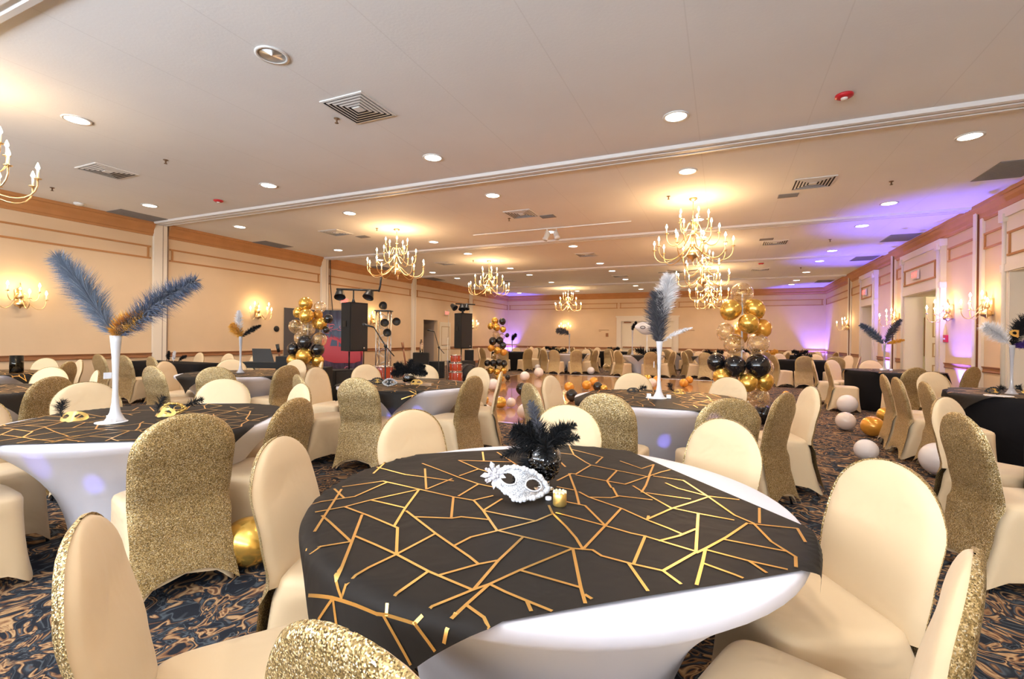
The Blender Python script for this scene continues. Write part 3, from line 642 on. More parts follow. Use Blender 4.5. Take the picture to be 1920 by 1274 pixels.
sgp = tag(empty('stained_glass_panel', (6.72, 21.97, .9)), 'narrow green and amber glass panel seen through the open right-hand door', 'glass panel')
gm_ = mat('stained_glass_print', (.2, .4, .35), .2); t_ = NT(gm_); tc_ = t_.n('ShaderNodeTexCoord'); v_ = t_.n('ShaderNodeTexVoronoi'); v_.inputs['Scale'].default_value = 4; t_.l(tc_.outputs['Generated'], v_.inputs['Vector']); sp_ = t_.n('ShaderNodeSeparateColor'); t_.l(v_.outputs['Color'], sp_.inputs[0])
r_ = t_.ramp(sp_.outputs[0], [(0, (.05, .25, .22)), (.35, (.1, .45, .5)), (.6, (.75, .5, .08)), (1, (.8, .75, .5))], 'CONSTANT'); t_.l(r_.outputs[0], t_.b.inputs['Base Color'])
MB().box((0, -.02, 0), (.26, .0, 1.35)).build('coloured_glass', gm_, sgp); f2 = MB()
for q in ((-.03, -.03, 0, 1.38), (.26, -.03, .29, 1.38), (-.03, -.03, .29, 0), (-.03, 1.35, .29, 1.38)): f2.box((q[0], -.03, q[1]), (q[2], .005, q[3]))
f2.build('panel_frame', BROWN2, sgp)

# ================================================================ CHAIRS
def prof(z):
    K = [(0, -.33), (.12, -.285), (.30, -.242), (.47, -.222), (.60, -.245), (.80, -.292), (.95, -.318)]
    z = max(0, min(.95, z))
    for (a, ya), (b, yb) in zip(K, K[1:]):
        if z <= b:
            t = (z - a) / (b - a); t = t * t * (3 - 2 * t) * .5 + t * .5; return ya + (yb - ya) * t
    return K[-1][1]
ZT = .935
def bw(z):
    z0 = .72
    if z <= z0: return .212 + .020 * math.sin(PI / 2 * max(0, (z - .3)) / (z0 - .3)) if z > .3 else .212 + .02 * (.3 - z) / .3
    q = min(1, (z - z0) / (ZT - z0)); return .232 * max(0, 1 - q ** 2.15) ** .5
def chair_meshes():
    U = [-1 + 2 * i / 16 for i in range(17)]; U = [math.copysign(abs(u) ** .8, u) for u in U]
    zs = [.44 + (.72 - .44) * i / 8 for i in range(9)] + [.72 + (ZT - .72) * math.sin(PI / 2 * i / 10) for i in range(1, 11)]
    th = .030
    def edge(u, z): zf = (z - .44) / (ZT - .44); return max(0, 1 - abs(u) ** 5) ** .5 * max(0, 1 - zf ** 9) ** .5
    front = MB(); rows = []
    for z in zs: rows.append([(u * bw(z), prof(z) + th * edge(u, z) + .002, z) for u in U])
    front.grid(rows)
    gold = MB(); rows = []
    for v in range(8):
        t = v / 8; row = []
        for u in U:
            zh = .02 + .105 * (1 - abs(u) ** 2.4); z = zh + (.44 - zh) * t
            row.append((u * (bw(z) + .012), prof(z) - .022 - .008 * edge(u, .5), z))
        rows.append(row)
    for z in zs: rows.append([(u * (bw(z) + .006), prof(z) - th * edge(u, z) + .004 - .004 * (abs(u) < .99), z + .004) for u in U])
    gold.grid(rows, flip=True)
    # rim that wraps the glitter round the edge of the backrest
    n = len(zs); L = [(rows[8 + i][0], front.v[i * 17]) for i in range(n)]; Rr = [(rows[8 + i][-1], front.v[i * 17 + 16]) for i in range(n)]
    gold.grid([[a[0] for a in L], [a[1] for a in L]]); gold.grid([[a[0] for a in Rr], [a[1] for a in Rr]], flip=True)
    seat = MB(); N = 48; rings = []
    def ring(zf, sx, yb, yf, hem=None, nexp=5.5, inn=0.0):
        out = []
        for k in range(N):
            a = 2 * PI * k / N; c, s = math.cos(a), math.sin(a)
            x = math.copysign(abs(c) ** (2 / nexp), c); y = math.copysign(abs(s) ** (2 / nexp), s)
            cor = abs(math.sin(2 * a)) ** .9
            pin = 1 - inn * (1 - cor)
            z = zf if hem is None else zf[0] + (zf[1] - zf[0]) * (1 - cor)
            cy = (yf + yb) / 2; hy = (yf - yb) / 2
            out.append((x * sx * pin, cy + y * hy * pin, z))
        return out
    seat_pr = [(.474, .02, 0), (.480, .10, 0), (.482, .17, 0), (.478, .205, 0), (.468, .222, 0), (.45, .229, 0)]
    for z, s, _ in seat_pr: f = s / .229; rings.append(ring(z, s, -.005 - .215 * f, -.005 + .205 * f))
    for i in range(1, 9):
        t = i / 8; rr = []
        for k in range(N):
            a = 2 * PI * k / N; c, s = math.cos(a), math.sin(a); ne = 5.5 + 2.5 * t
            x = math.copysign(abs(c) ** (2 / ne), c); y = math.copysign(abs(s) ** (2 / ne), s); cor = abs(math.sin(2 * a)) ** .9
            z1 = .012 + (.10 if abs(s) > .7 else .085) * (1 - cor); z = .45 + (z1 - .45) * t
            yb = prof(z) - .012; yf = .20 + .035 * t * t; pin = 1 - (.10 * math.sin(PI * min(1, t)) * .5 + .04 * t) * (1 - cor)
            if y < -.3: pin_y = 1
            else: pin_y = pin
            rr.append((x * (.229 + .012 * t) * pin, (yf + yb) / 2 + y * (yf - yb) / 2 * pin_y, z))
        rings.append(rr)
    seat.grid(rings, closed=True, flip=True); seat.add(rings[0], [tuple(range(N))], 0, True)
    legs = [MB().tube([(sx * .212, yy, 0.0), (sx * .175, yy * .62, .42)], .010, 8).mesh('leg', CHROME) for sx, yy in ((-1, -.285), (1, -.285), (-1, .205), (1, .205))]
    return seat.mesh('seat_cover', CREAM), front.mesh('backrest_cover', CREAM), gold.mesh('glitter_back_panel', GLITTER), legs
CM = chair_meshes()
def make_chair():
    t = empty('banquet_chair', (0, 0, 0))
    link('seat_cover', CM[0], t); link('backrest_cover', CM[1], t); link('glitter_back_panel', CM[2], t)
    for l in CM[3]: link('leg', l, t)
    return t
chair0 = make_chair(); chair_used = False; chair_labels = {}
def place_chair(cx, cy, heading, tphrase, tc, group, label=None):
    """cx,cy: the spot under the top of the backrest; heading: where the sitter looks"""
    global chair_used
    hx, hy = math.cos(heading), math.sin(heading)
    loc = (cx + hx * .305, cy + hy * .305, 0); rz = heading - PI / 2
    if not chair_used: o = chair0; o.location = loc; o.rotation_euler = (0, 0, rz); chair_used = True
    else: o = copy_tree(chair0, loc, rz)
    if label is None:
        fwd = Vector((tc[0], tc[1])).normalized(); rt = Vector((fwd.y, -fwd.x)); d = Vector((cx - tc[0], cy - tc[1]))
        a = math.degrees(math.atan2(d.dot(rt), d.dot(fwd))) % 360
        side = ['far', 'far right', 'right', 'near right', 'near', 'near left', 'left', 'far left'][int(((a + 22.5) % 360) // 45)]
        toc = Vector((-cx, -cy)).normalized(); see = hx * toc.x + hy * toc.y
        look = 'cream chair' if see > .15 else ('gold-backed chair' if see < -.15 else 'side-on cream chair')
        label = '%s, %s side of the %s' % (look, side, tphrase)
    if label in chair_labels: label = 'second ' + label
    chair_labels[label] = 1
    return tag(o, label, 'chair', group)

# ================================================================ TABLES
R = .82; TZ = .765
def cover_mesh(name, m, ph=0.0, hemz=.36, footr=.46, midr=.42):
    b = MB(); N = 72; rings = []
    for r, z in ((.001, TZ), (.4, TZ), (.7, TZ), (R - .012, TZ), (R - .003, TZ - .003), (R, TZ - .010), (R + .001, TZ - .035)):
        rings.append([(r * math.cos(2 * PI * k / N), r * math.sin(2 * PI * k / N), z) for k in range(N)])
    for i in range(1, 17):
        t = i / 16; rr = []
        for k in range(N):
            a = 2 * PI * k / N; c = abs(math.cos(2 * (a - ph))) ** 3.0
            zh = .012 + hemz * (1 - abs(math.cos(2 * (a - ph))) ** .55); rh = midr + (footr - midr) * c
            z = (TZ - .035) + (zh - (TZ - .035)) * t
            s = (TZ - .035 - z) / (TZ - .035); r = rh + (R - rh) * (1 - s) ** 2.5
            r = max(r, rh)
            rr.append((r * math.cos(a), r * math.sin(a), z))
        rings.append(rr)
    b.grid(rings, closed=True, flip=True)
    return b.mesh(name, m)
COVER = cover_mesh('fitted_cover', WHITEC)
def linen_mesh(rad=.79, drop=.75, rect=None):
    b = MB(); N = 120; rings = []
    for f in (.001, .5, .9, .99, 1.0):
        rings.append([(rad * f * math.cos(2 * PI * k / N), rad * f * math.sin(2 * PI * k / N), TZ - (.004 if f == 1.0 else 0)) for k in range(N)])
    for i in range(1, 13):
        t = i / 12; rr = []
        for k in range(N):
            a = 2 * PI * k / N; rip = math.sin(a * 13) * .5 + math.sin(a * 7 + 1) * .5
            r = rad + .012 + t * (-.01 + .028 * rip); rr.append((r * math.cos(a), r * math.sin(a), TZ - .004 - t * (drop)))
        rings.append(rr)
    b.grid(rings, closed=True, flip=True); return b.mesh('draped_linen', BLACKL)
LINEN = linen_mesh(); TTOP = MB().lathe([(1e-7, .72), (R - .03, .72), (R - .03, .745), (1e-7, .745)], 48, smooth=False).mesh('tabletop', mat('plywood', (.4, .28, .16), .6))
TLEG = MB().tube([(0, 0, 0), (0, 0, .72)], .014, 8).mesh('leg', GREYD)
def table_base(loc, rz, black):
    t = empty('round_table', loc, rz); link('tabletop', TTOP, t)
    fr = .30 if black else .44
    for k in range(4): link('leg', TLEG, t, (fr * math.cos(k * PI / 2), fr * math.sin(k * PI / 2), 0))
    link('draped_linen' if black else 'fitted_cover', LINEN if black else COVER, t)
    return t
TABW = table_base((0, 0, 0), 0, False); TABB = table_base((0, 0, 0), 0, True); used_t = {0: False, 1: False}
SEG = [[(-0.732,-0.274),(-0.64,-0.154),(-0.451,-0.18),(-0.294,-0.196),(-0.213,-0.194),(-0.138,-0.267),(-0.025,-0.396)],[(-0.692,-0.449),(-0.612,-0.343),(-0.616,-0.158)],[(-0.742,-0.307),(-0.632,-0.372)],[(-0.592,0.065),(-0.428,-0.168),(-0.412,-0.011)],[(-0.619,-0.513),(-0.568,-0.435),(-0.535,-0.349),(-0.451,-0.18),(-0.376,-0.37),(-0.316,-0.503)],[(-0.535,-0.349),(-0.382,-0.362)],[(-0.564,-0.439),(-0.448,-0.467),(-0.299,-0.509),(-0.194,-0.651),(-0.069,-0.69),(0.069,-0.719)],[(-0.466,-0.471),(-0.353,-0.64),(-0.251,-0.795),(-0.22,-0.833)],[(-0.576,-0.529),(-0.516,-0.558),(-0.355,-0.642),(-0.407,-0.7),(-0.442,-0.705)],[(-0.41,-0.72),(-0.407,-0.7)],[(-0.368,-0.609),(-0.281,-0.629),(-0.194,-0.651),(-0.21,-0.738),(-0.213,-0.802),(-0.22,-0.833)],[(-0.194,-0.651),(-0.176,-0.493)],[(-0.359,-0.384),(-0.176,-0.493),(-0.018,-0.578),(0.023,-0.604)],[(-0.304,-0.414),(-0.195,-0.371),(-0.175,-0.347),(-0.088,-0.33)],[(-0.294,-0.196),(-0.201,-0.364)],[(-0.086,-0.536),(-0.073,-0.469),(-0.024,-0.395),(0.052,-0.277),(0.078,-0.205)],[(-0.138,-0.267),(-0.131,-0.136)],[(-0.138,-0.267),(0.052,-0.277)],[(0.023,-0.604),(-0.035,-0.694)],[(0.023,-0.604),(0.06,-0.564),(0.061,-0.496),(0.062,-0.404)],[(0.06,-0.564),(0.07,-0.716)],[(-0.069,-0.69),(-0.076,-0.826),(-0.072,-0.849)],[(0.069,-0.719),(0.015,-0.831),(0.003,-0.851),(0.089,-0.927)],[(0.069,-0.719),(0.092,-0.68),(0.13,-0.59),(0.213,-0.421)],[(0.092,-0.68),(0.085,-0.778),(0.08,-0.815),(0.075,-0.871),(0.089,-0.927)],[(0.092,-0.68),(0.14,-0.696),(0.197,-0.71),(0.324,-0.74)],[(0.085,-0.778),(0.158,-0.811),(0.215,-0.834)],[(-0.382,-0.826),(-0.257,-0.834),(-0.167,-0.844),(-0.1,-0.853),(-0.071,-0.85),(0.003,-0.851)],[(-0.258,-0.838),(-0.309,-0.879)],[(-0.251,-0.841),(-0.229,-0.904)],[(-0.08,-0.853),(0.003,-0.964)],[(-0.534,0.253),(-0.385,0.167),(-0.31,0.14),(-0.247,0.102)],[(-0.511,0.449),(-0.43,0.305)],[(-0.534,0.253),(-0.311,0.342)],[(-0.446,0.481),(-0.319,0.36),(-0.242,0.285)],[(-0.406,0.041),(-0.385,0.167)],[(-0.31,0.14),(-0.305,0.235)],[(-0.652,0.133),(-0.398,0.02),(-0.286,-0.02),(-0.215,-0.03)],[(-0.283,-0.178),(-0.286,-0.02)],[(-0.216,-0.196),(-0.175,-0.12)],[(0.043,-0.13),(0.078,-0.195),(0.153,-0.284),(0.202,-0.35),(0.241,-0.415)],[(0.088,-0.185),(0.258,-0.226),(0.339,-0.248),(0.377,-0.251),(0.518,-0.291)],[(0.083,-0.07),(0.156,-0.081),(0.258,-0.226),(0.273,-0.053)],[(-0.008,0.27),(0.087,0.047),(0.135,-0.08)],[(0.098,0.052),(0.145,0.01),(0.273,-0.053),(0.368,-0.121),(0.436,-0.159),(0.478,-0.187)],[(0.145,0.01),(0.219,0.039),(0.238,0.067)],[(0.2,0.157),(0.234,0.071),(0.354,0.085)],[(0.266,0.219),(0.33,0.138),(0.424,0.031),(0.516,0.015),(0.616,0.002)],[(0.304,0.397),(0.31,0.247),(0.308,0.154)],[(-0.022,0.155),(-0.0,0.274),(0.02,0.275),(0.041,0.444),(0.165,0.409),(0.298,0.377),(0.342,0.478),(0.372,0.529)],[(0.025,0.26),(0.158,0.235),(0.234,0.225),(0.298,0.377)],[(0.165,0.409),(0.16,0.236),(0.195,0.155)],[(-0.197,0.605),(-0.087,0.599),(0.002,0.487),(0.034,0.451)],[(-0.165,0.781),(-0.09,0.61)],[(-0.13,0.703),(0.055,0.612),(0.054,0.481)],[(0.146,0.579),(0.257,0.492),(0.296,0.59),(0.302,0.396)],[(-0.19,0.584),(-0.09,0.42),(-0.055,0.367)],[(0.004,0.077),(0.071,0.066)],[(0.321,0.397),(0.438,0.387),(0.537,0.211),(0.62,0.049),(0.672,-0.001),(0.711,-0.133),(0.761,-0.214),(0.747,-0.346)],[(0.377,0.318),(0.427,0.268),(0.536,0.218),(0.637,0.222)],[(0.327,0.156),(0.478,0.157)],[(0.537,0.211),(0.493,0.134),(0.428,0.027),(0.367,-0.112),(0.366,-0.083)],[(0.511,0.018),(0.519,-0.29)],[(0.655,-0.009),(0.595,-0.152),(0.542,-0.261),(0.521,-0.3)],[(0.662,-0.01),(0.792,0.006),(0.799,-0.095)],[(0.7,0.175),(0.69,0.008)],[(0.585,-0.172),(0.656,-0.178),(0.74,-0.186)],[(0.544,-0.268),(0.647,-0.291),(0.731,-0.302),(0.755,-0.364)],[(0.647,-0.291),(0.709,-0.378)],[(0.542,-0.261),(0.538,-0.352),(0.527,-0.523)],[(0.54,-0.357),(0.612,-0.387),(0.67,-0.418)],[(0.527,-0.525),(0.562,-0.521)],[(-0.022,-0.394),(0.062,-0.404),(0.147,-0.411),(0.214,-0.42),(0.265,-0.407),(0.295,-0.431),(0.373,-0.442),(0.451,-0.445),(0.527,-0.525)],[(0.062,-0.404),(0.061,-0.507)],[(0.258,-0.226),(0.25,-0.311),(0.241,-0.404)],[(0.13,-0.59),(0.289,-0.609)],[(0.215,-0.423),(0.289,-0.609),(0.343,-0.729)],[(0.307,-0.635),(0.361,-0.667),(0.39,-0.681)],[(0.361,-0.667),(0.449,-0.628)],[(0.197,-0.71),(0.257,-0.794)],[(0.368,-0.445),(0.462,-0.616)],[(0.38,-0.249),(0.379,-0.44)],[(0.451,-0.445),(0.521,-0.293)],[(0.51,-0.128),(0.469,-0.203),(0.421,-0.266)],[(-0.798,0.001),(-0.614,-0.044),(-0.392,-0.033)],[(-0.844,0.143),(-0.747,-0.083)],[(-0.714,-0.3),(-0.501,-0.631)]]
def drape(x, y, off=0.0, seed=0.0):
    rho = math.hypot(x, y); 
    if rho < R: return (x, y, TZ + .006 + off + .0012 * math.sin(9 * x + 3 * y + seed) )
    d = rho - R; ca, sa = x / rho, y / rho; ang = math.atan2(y, x)
    bend = min(d, .03); hang = d - bend
    rr = R + .013 + bend * .45 + off + hang * (.10 + .16 * math.sin(ang * 9 + seed)); z = TZ + .006 - bend * .7 - hang * .97
    return (ca * rr, sa * rr, z)
def overlay_mesh(n1=(.755, .655), b1=(-.855, .645), b2=(-.715, .72), seed=0.0, N=64, lw=.0042):
    L = math.hypot(*n1); ax, ay = n1[0] / L, n1[1] / L; bx, by = ay, -ax
    b = MB(); rows = []
    for i in range(N + 1):
        s = b1[0] + (b1[1] - b1[0]) * i / N; row = []
        for j in range(N + 1):
            t = b2[0] + (b2[1] - b2[0]) * j / N; row.append(drape(s * ax + t * bx, s * ay + t * by, 0, seed))
        rows.append(row)
    b.grid(rows, 0, True, flip=False)
    # gold foil print: thin strips following the cloth
    def inside(x, y):
        s = x * ax + y * ay; t = x * bx + y * by; return b1[0] < s < b1[1] and b2[0] < t < b2[1]
    for line in SEG:
        for (x0, y0), (x1, y1) in zip(line, line[1:]):
            D = math.hypot(x1 - x0, y1 - y0)
            if D < 1e-4: continue
            dx, dy = (x1 - x0) / D, (y1 - y0) / D; px, py = -dy * lw, dx * lw; n = max(1, int(D / .02)); e = lw * .6
            r0, r1 = [], []
            for k in range(n + 1):
                q = -e + (D + 2 * e) * k / n; x = x0 + dx * q; y = y0 + dy * q
                if not inside(x, y):
                    if len(r0) > 1: b.grid([r0, r1], 1)
                    r0, r1 = [], []; continue
                r0.append(drape(x - px, y - py, .0022, seed)); r1.append(drape(x + px, y + py, .0022, seed))
            if len(r0) > 1: b.grid([r0, r1], 1)
    me = b.mesh('table_overlay', [BLACKC, GOLDL]); return me
OV1 = overlay_mesh(); OV2 = overlay_mesh((1, .25), (-.76, .74), (-.74, .76), 1.3, 56, .0045); OV3 = overlay_mesh((.8, -.6), (-.74, .76), (-.76, .74), 2.1, 48, .006)

# x, y, kind ('w' white stretch cover with overlay, 'b' black linen), phrase, overlay mesh, overlay turn, chairs [(angle deg, r, heading jitter deg)]
TABLES = [
 (-.58, 1.67, 'w', 'large table in front', OV1, 0, [(152, 1.15, 12), (104, 1.19, -24), (60, 1.19, -11), (17, 1.15, 10), (-25, 1.12, 4), (-84, 1.16, -13), (-122, 1.29, -4), (-164, 1.08, 6)]),
 (-3.53, 1.98, 'w', 'table with the blue plume vase', OV2, .35, [(-22, 1.10, 6), (17, 1.02, -4), (78, 1.06, -8), (126, 1.25, 2), (170, 1.38, 0), (213, 1.12, -30), (263, 1.17, 0)]),
 (-6.7, 4.95, 'w', 'table with the orange and white plume vase', OV2, 2.2, [(-50, 1.10, 0), (-93, 1.18, 5), (-6, 1.15, 6), (150, 1.15, 0), (95, 1.15, 0), (48, 1.15, 0), (200, 1.2, 4)]),
 (-3.55, 4.85, 'w', 'table in front of the band gear', OV2, 1.0, [(-79, 1.06, 0), (-17, 1.06, 12), (24, 1.1, 0), (68, 1.12, 6), (116, 1.35, 0), (150, 1.5, 6), (186, 1.36, 0), (244, 1.27, 0)]),
 (-.58, 4.9, 'w', 'table with the grey and white plume vase', OV2, 2.9, [(260, 1.34, 3), (-62, 1.34, -3), (112, 1.05, 0), (56, 1.03, 0), (172, 1.2, 0), (219, 1.33, 6), (-28, 1.17, 0), (8, 1.33, 6)]),
 (-6.9, 1.95, 'w', 'lower table at the left picture edge', OV2, .9, [(115, 1.17, 0), (65, 1.16, 6), (20, 1.2, 0), (166, 1.15, 0)]),
 (-9.7, 3.0, 'w', 'white table near the left wall', OV3, 1.9, [(115, 1.2, 0), (70, 1.2, 8), (40, 1.2, 0), (160, 1.15, 0)]),
 (2.48, 3.75, 'b', 'black table cut by the right picture edge', None, 0, [(187, 1.22, 0), (137, 1.28, 0)]),
 (3.25, 7.35, 'b', 'black table with the masks on the right', OV3, .3, [(172, 1.37, 4), (195, 1.42, -15), (217, 1.62, -38), (112, 1.40, 0), (264, 1.56, 0)]),
 (3.15, 12.0, 'b', 'black table by the open right-hand door', OV3, 1.2, [(165, 1.38, 10), (212, 1.48, -34), (264, 2.05, 28), (92, 1.36, 0), (128, 1.38, 0), (310, 1.36, 0)]),
 (2.35, 17.4, 'b', 'black table before the far doorway', None, 0, [(230, 1.52, -24), (262, 1.42, 6), (292, 1.50, -20), (345, 1.38, 0), (25, 1.36, 0), (70, 1.36, 0), (115, 1.36, 0), (165, 1.38, 0)]),
 (1.0, 21.6, 'b', 'second black table in the far right', None, 0, [(k * 45 + 20, 1.38, 0) for k in range(8)]),
 (3.0, 23.6, 'b', 'black table in the far right corner', None, 0, [(k * 45 + 10, 1.36, 0) for k in range(8)]),
 (-.25, 18.9, 'w', 'far white table right of the double door', OV3, .4, [(k * 45 + 30, 1.2, 0) for k in range(8)]),
 (-2.78, 18.5, 'w', 'far white table before the double door', OV3, 1.4, [(232, 1.2, 0), (292, 1.2, 0), (340, 1.2, 0), (20, 1.2, 0), (65, 1.2, 0), (110, 1.2, 0), (155, 1.2, 0), (195, 1.2, 0)]),
 (-5.72, 18.7, 'w', 'far white table with the dark plume vase', OV3, 2.4, [(232, 1.25, 0), (262, 1.4, 0), (300, 1.2, 0), (345, 1.2, 0), (25, 1.2, 0), (70, 1.2, 0), (115, 1.2, 0), (170, 1.2, 0)]),
 (-8.5, 19.0, 'b', 'far black table by the left purple corner', None, 0, [(k * 45 + 12, 1.38, 0) for k in range(8)]),
 (-8.0, 23.0, 'w', 'back row white table on the left', OV3, .8, [(k * 45 + 33, 1.2, 0) for k in range(8)]),
 (-4.9, 23.4, 'b', 'back row black table by the double door', None, 0, [(k * 45 + 3, 1.38, 0) for k in range(8)]),
 (-1.9, 23.2, 'w', 'back row white table right of the door', OV3, 1.7, [(k * 45 + 25, 1.2, 0) for k in range(8)]),
]
for x, y, kind, ph, ov, ort, chs in TABLES:
    bl = kind == 'b'; src = TABB if bl else TABW
    if not used_t[bl]: o = src; o.location = (x, y, 0); used_t[bl] = True
    else: o = copy_tree(src, (x, y, 0))
    o.rotation_euler = (0, 0, ort if not bl else ort * 2); o.name = 'round_table'
    if (x, y) == (-.58, 1.67): o.rotation_euler = (0, 0, .62)
    tag(o, ('round table in black linen, the ' if bl else 'round table in white stretch cover, the ') + ph, 'table', 'black linen round tables' if bl else 'white covered round tables')
    if ov:
        q = link('table_overlay', ov, None, (x, y, .001 if bl else 0), ort)
        tag(q, 'gold-lined black cloth on the ' + ph, 'tablecloth', 'black and gold table overlays')
        pass
    for a, r, j in chs:
        if ph not in ('large table in front', 'black table cut by the right picture edge', 'black table with the masks on the right', 'black table by the open right-hand door', 'table with the blue plume vase'): r = max(r, 1.15 if not bl else 1.40)
        an = math.radians(a); cx, cy = x + r * math.cos(an), y + r * math.sin(an)
        place_chair(cx, cy, an + PI + math.radians(j), ph, (x, y), 'chairs around the round tables')
# long black table by the left wall
lt = tag(empty('long_table', (-10.7, 6.35, 0)), 'long rectangular table in black linen by the left wall', 'table')
b = MB(); rows = []
N = 96
def rr(t, hx, hy, rip=0):
    a = 2 * PI * t; c, s = math.cos(a), math.sin(a); x = math.copysign(abs(c) ** .25, c) * hx; y = math.copysign(abs(s) ** .25, s) * hy; k = 1 + rip * math.sin(a * 17); return x * k, y * k
for f, z, rp in ((.01, .765, 0), (.9, .765, 0), (1, .762, 0), (1.01, .6, .004), (1.02, .3, .012), (1.04, .02, .018)): rows.append([(*[q * f for q in rr(k / N, 1.20, .33, rp)], z) for k in range(N)])
b.grid(rows, closed=True, flip=True); b.build('draped_linen', BLACKL, lt)
for cx, cy, hd, lb in [(-11.5, 5.42, 92, 'banquet chair with gold glitter back, leftmost on the near side of the long black table'), (-10.65, 5.42, 95, 'banquet chair with gold glitter back, second along the near side of the long black table'), (-9.75, 5.42, 82, 'banquet chair with gold glitter back, third along the near side of the long black table'),
                       (-10.2, 7.26, 268, 'cream banquet chair behind the long black table, left one'), (-9.3, 7.25, 262, 'cream banquet chair behind the long black table, right one'), (-11.2, 7.26, 262, 'cream banquet chair behind the long black table, hidden nearest the wall')]:
    place_chair(cx, cy, math.radians(hd), '', (0, 0), 'chairs around the long table', lb)

# ================================================================ FEATHERS, VASES, CENTREPIECES
def plume_mesh(name, m, L=.7, W=.12, bend=.25, n=520, droop=.25, base=.12, seed=1, tip=1.0, wd=.0016, flat=.55):
    """an ostrich / pampas style plume growing from the origin along +Z and bending towards +X"""
    q = random.Random(seed); b = MB()
    def sp(t): return Vector((bend * L * t * t, 0, L * (t - .12 * bend * t * t)))
    b.tube([sp(i / 10) for i in range(11)], [.0035 * (1 - .75 * i / 10) + .0006 for i in range(11)], 5)
    for i in range(n):
        t = base + (1 - base) * (q.random() ** .85); o = sp(t); tan = (sp(min(1, t + .02)) - sp(t - .02)).normalized()
        az = q.uniform(0, 2 * PI); side = Vector((math.cos(az), math.sin(az) * flat, 0))
        side = (side - tan * side.dot(tan)); side = side.normalized() if side.length > 1e-5 else Vector((0, 1, 0))
        f = (t - base) / (1 - base); ln = W * (.35 + .9 * math.sin(PI * min(1, f * .85 + .12))) * q.uniform(.6, 1.15) * (1 if f < .9 else tip)
        d = (tan * q.uniform(.7, 1.3) + side).normalized()
        p1 = o + d * ln * .5; p2 = o + d * ln + Vector((0, 0, -droop * ln * q.random())) + side * ln * .12
        wv = d.cross(Vector((q.uniform(-1, 1), q.uniform(-1, 1), q.uniform(-1, 1)))).normalized() * wd
        b.add([tuple(o - wv), tuple(o + wv), tuple(p1 + wv * 1.3), tuple(p1 - wv * 1.3), tuple(p2)], [(0, 1, 2, 3), (3, 2, 4)], 0, False)
    return b.mesh(name, m)
def feather(mesh, loc, rx=0, rz=0, lb='', group=None, scale=1, name='feather_plume', cat='feather'):
    """lean by rx degrees towards compass rz degrees"""
    o = link(name, mesh, None, loc); o.rotation_euler = (Matrix.Rotation(math.radians(rz), 3, 'Z') @ Matrix.Rotation(math.radians(rx), 3, 'Y')).to_euler(); o.scale = (scale,) * 3
    return tag(o, lb, cat, group)
VM = MB().lathe([(1e-7, .0), (.058, .0), (.062, .006), (.050, .018), (.030, .06), (.020, .12), (.0155, .20), (.0165, .30), (.021, .42), (.029, .52), (.033, .56), (.031, .56), (.026, .50), (.012, .30), (1e-7, .25)], 28).mesh('trumpet_vase', FROST)
VG = MB().lathe([(1e-7, .0), (.058, .0), (.060, .006), (.045, .018), (.024, .06), (.016, .12), (.013, .20), (.015, .30), (.019, .42), (.025, .52), (.028, .56), (.026, .56), (.021, .50), (.010, .30), (1e-7, .25)], 24).mesh('trumpet_vase', mat('pale_glass', (.80, .80, .86), .08, trans=.45, coat=.4))
def led_cube(loc, lb, grp, rz=.3): return tag(MB().box((-.018, -.018, 0), (.018, .018, .032)).build('led_cube', LEDW, None, loc, rz), lb, 'light cube', grp)
def plate(loc, lb, r=.085): return tag(MB().lathe([(1e-7, 0), (r, 0), (r + .002, .003), (r, .006), (1e-7, .006)], 32).build('round_plate', ACRY, None, loc), lb, 'plate')
def mask_mesh(name, m, w=.17, h=.08, trim=None):
    """half-face masquerade mask: curved shell with two eye holes"""
    b = MB(); N = 40
    def P(x, z):   # x -1..1, z -1..1
        return (x * w / 2, -.035 * (1 - x * x), (z * (1 - .35 * abs(x) ** 3) + .28 * abs(x) ** 1.5 - .18 * max(0, 1 - (x / .25) ** 2) * (z < 0)) * h / 2)
    xs = [-1 + 2 * i / N for i in range(N + 1)]; zs = [-1 + 2 * j / 16 for j in range(17)]
    idx = {}; vs = []; fs = []
    for i, x in enumerate(xs):
        for j, z in enumerate(zs): idx[i, j] = len(vs); zz = z * (1 - abs(x) ** 6) ** .5; vs.append(P(x, zz))
    for i in range(N):
        for j in range(16):
            cx = (xs[i] + xs[i + 1]) / 2; cz = (zs[j] + zs[j + 1]) / 2
            if ((abs(cx) - .46) / .27) ** 2 + ((cz - .05) / .42) ** 2 < 1: continue
            fs.append((idx[i, j], idx[i + 1, j], idx[i + 1, j + 1], idx[i, j + 1]))
    b.add(vs, fs, 0, True)
    mats = [m]
    if trim:
        mats.append(trim)
        for s in (-1, 1):
            ring = [Vector(P(s * (.46 + .29 * math.cos(2 * PI * k / 20)), .05 + .45 * math.sin(2 * PI * k / 20))) + Vector((0, -.003, 0)) for k in range(20)]
            b.tube(ring, .0028, 6, 1, closed=True)
        for k in range(56):
            a = 2 * PI * k / 56; x = math.cos(a); z = math.sin(a); zz = z * (1 - abs(x) ** 6) ** .5; p = P(x, zz)
            b.sphere((p[0] * 1.02, p[1] - .002, p[2] * 1.05), .0065 + .002 * (k % 3), 7, 5, 1)
    return b.mesh(name, mats)
def mask(loc, m, trim, lb, rz, rx=-60, w=.17, h=.085, group=None, fm=None, fside=-1, fl=.12):
    r = tag(empty('masquerade_mask', loc), lb, 'mask', group); r.rotation_euler = (math.radians(rx), 0, rz)
    link('mask_shell', mask_mesh('mask_shell', m, w, h, trim), r)
    if fm:
        f = link('feather_tuft', plume_mesh('feather_tuft', fm, fl, .05, .4, 160, seed=int(abs(loc[0]) * 100), wd=.0012), r, (fside * w * .42, -.01, h * .2)); f.rotation_euler = (0, fside * .7, 0)
    return r
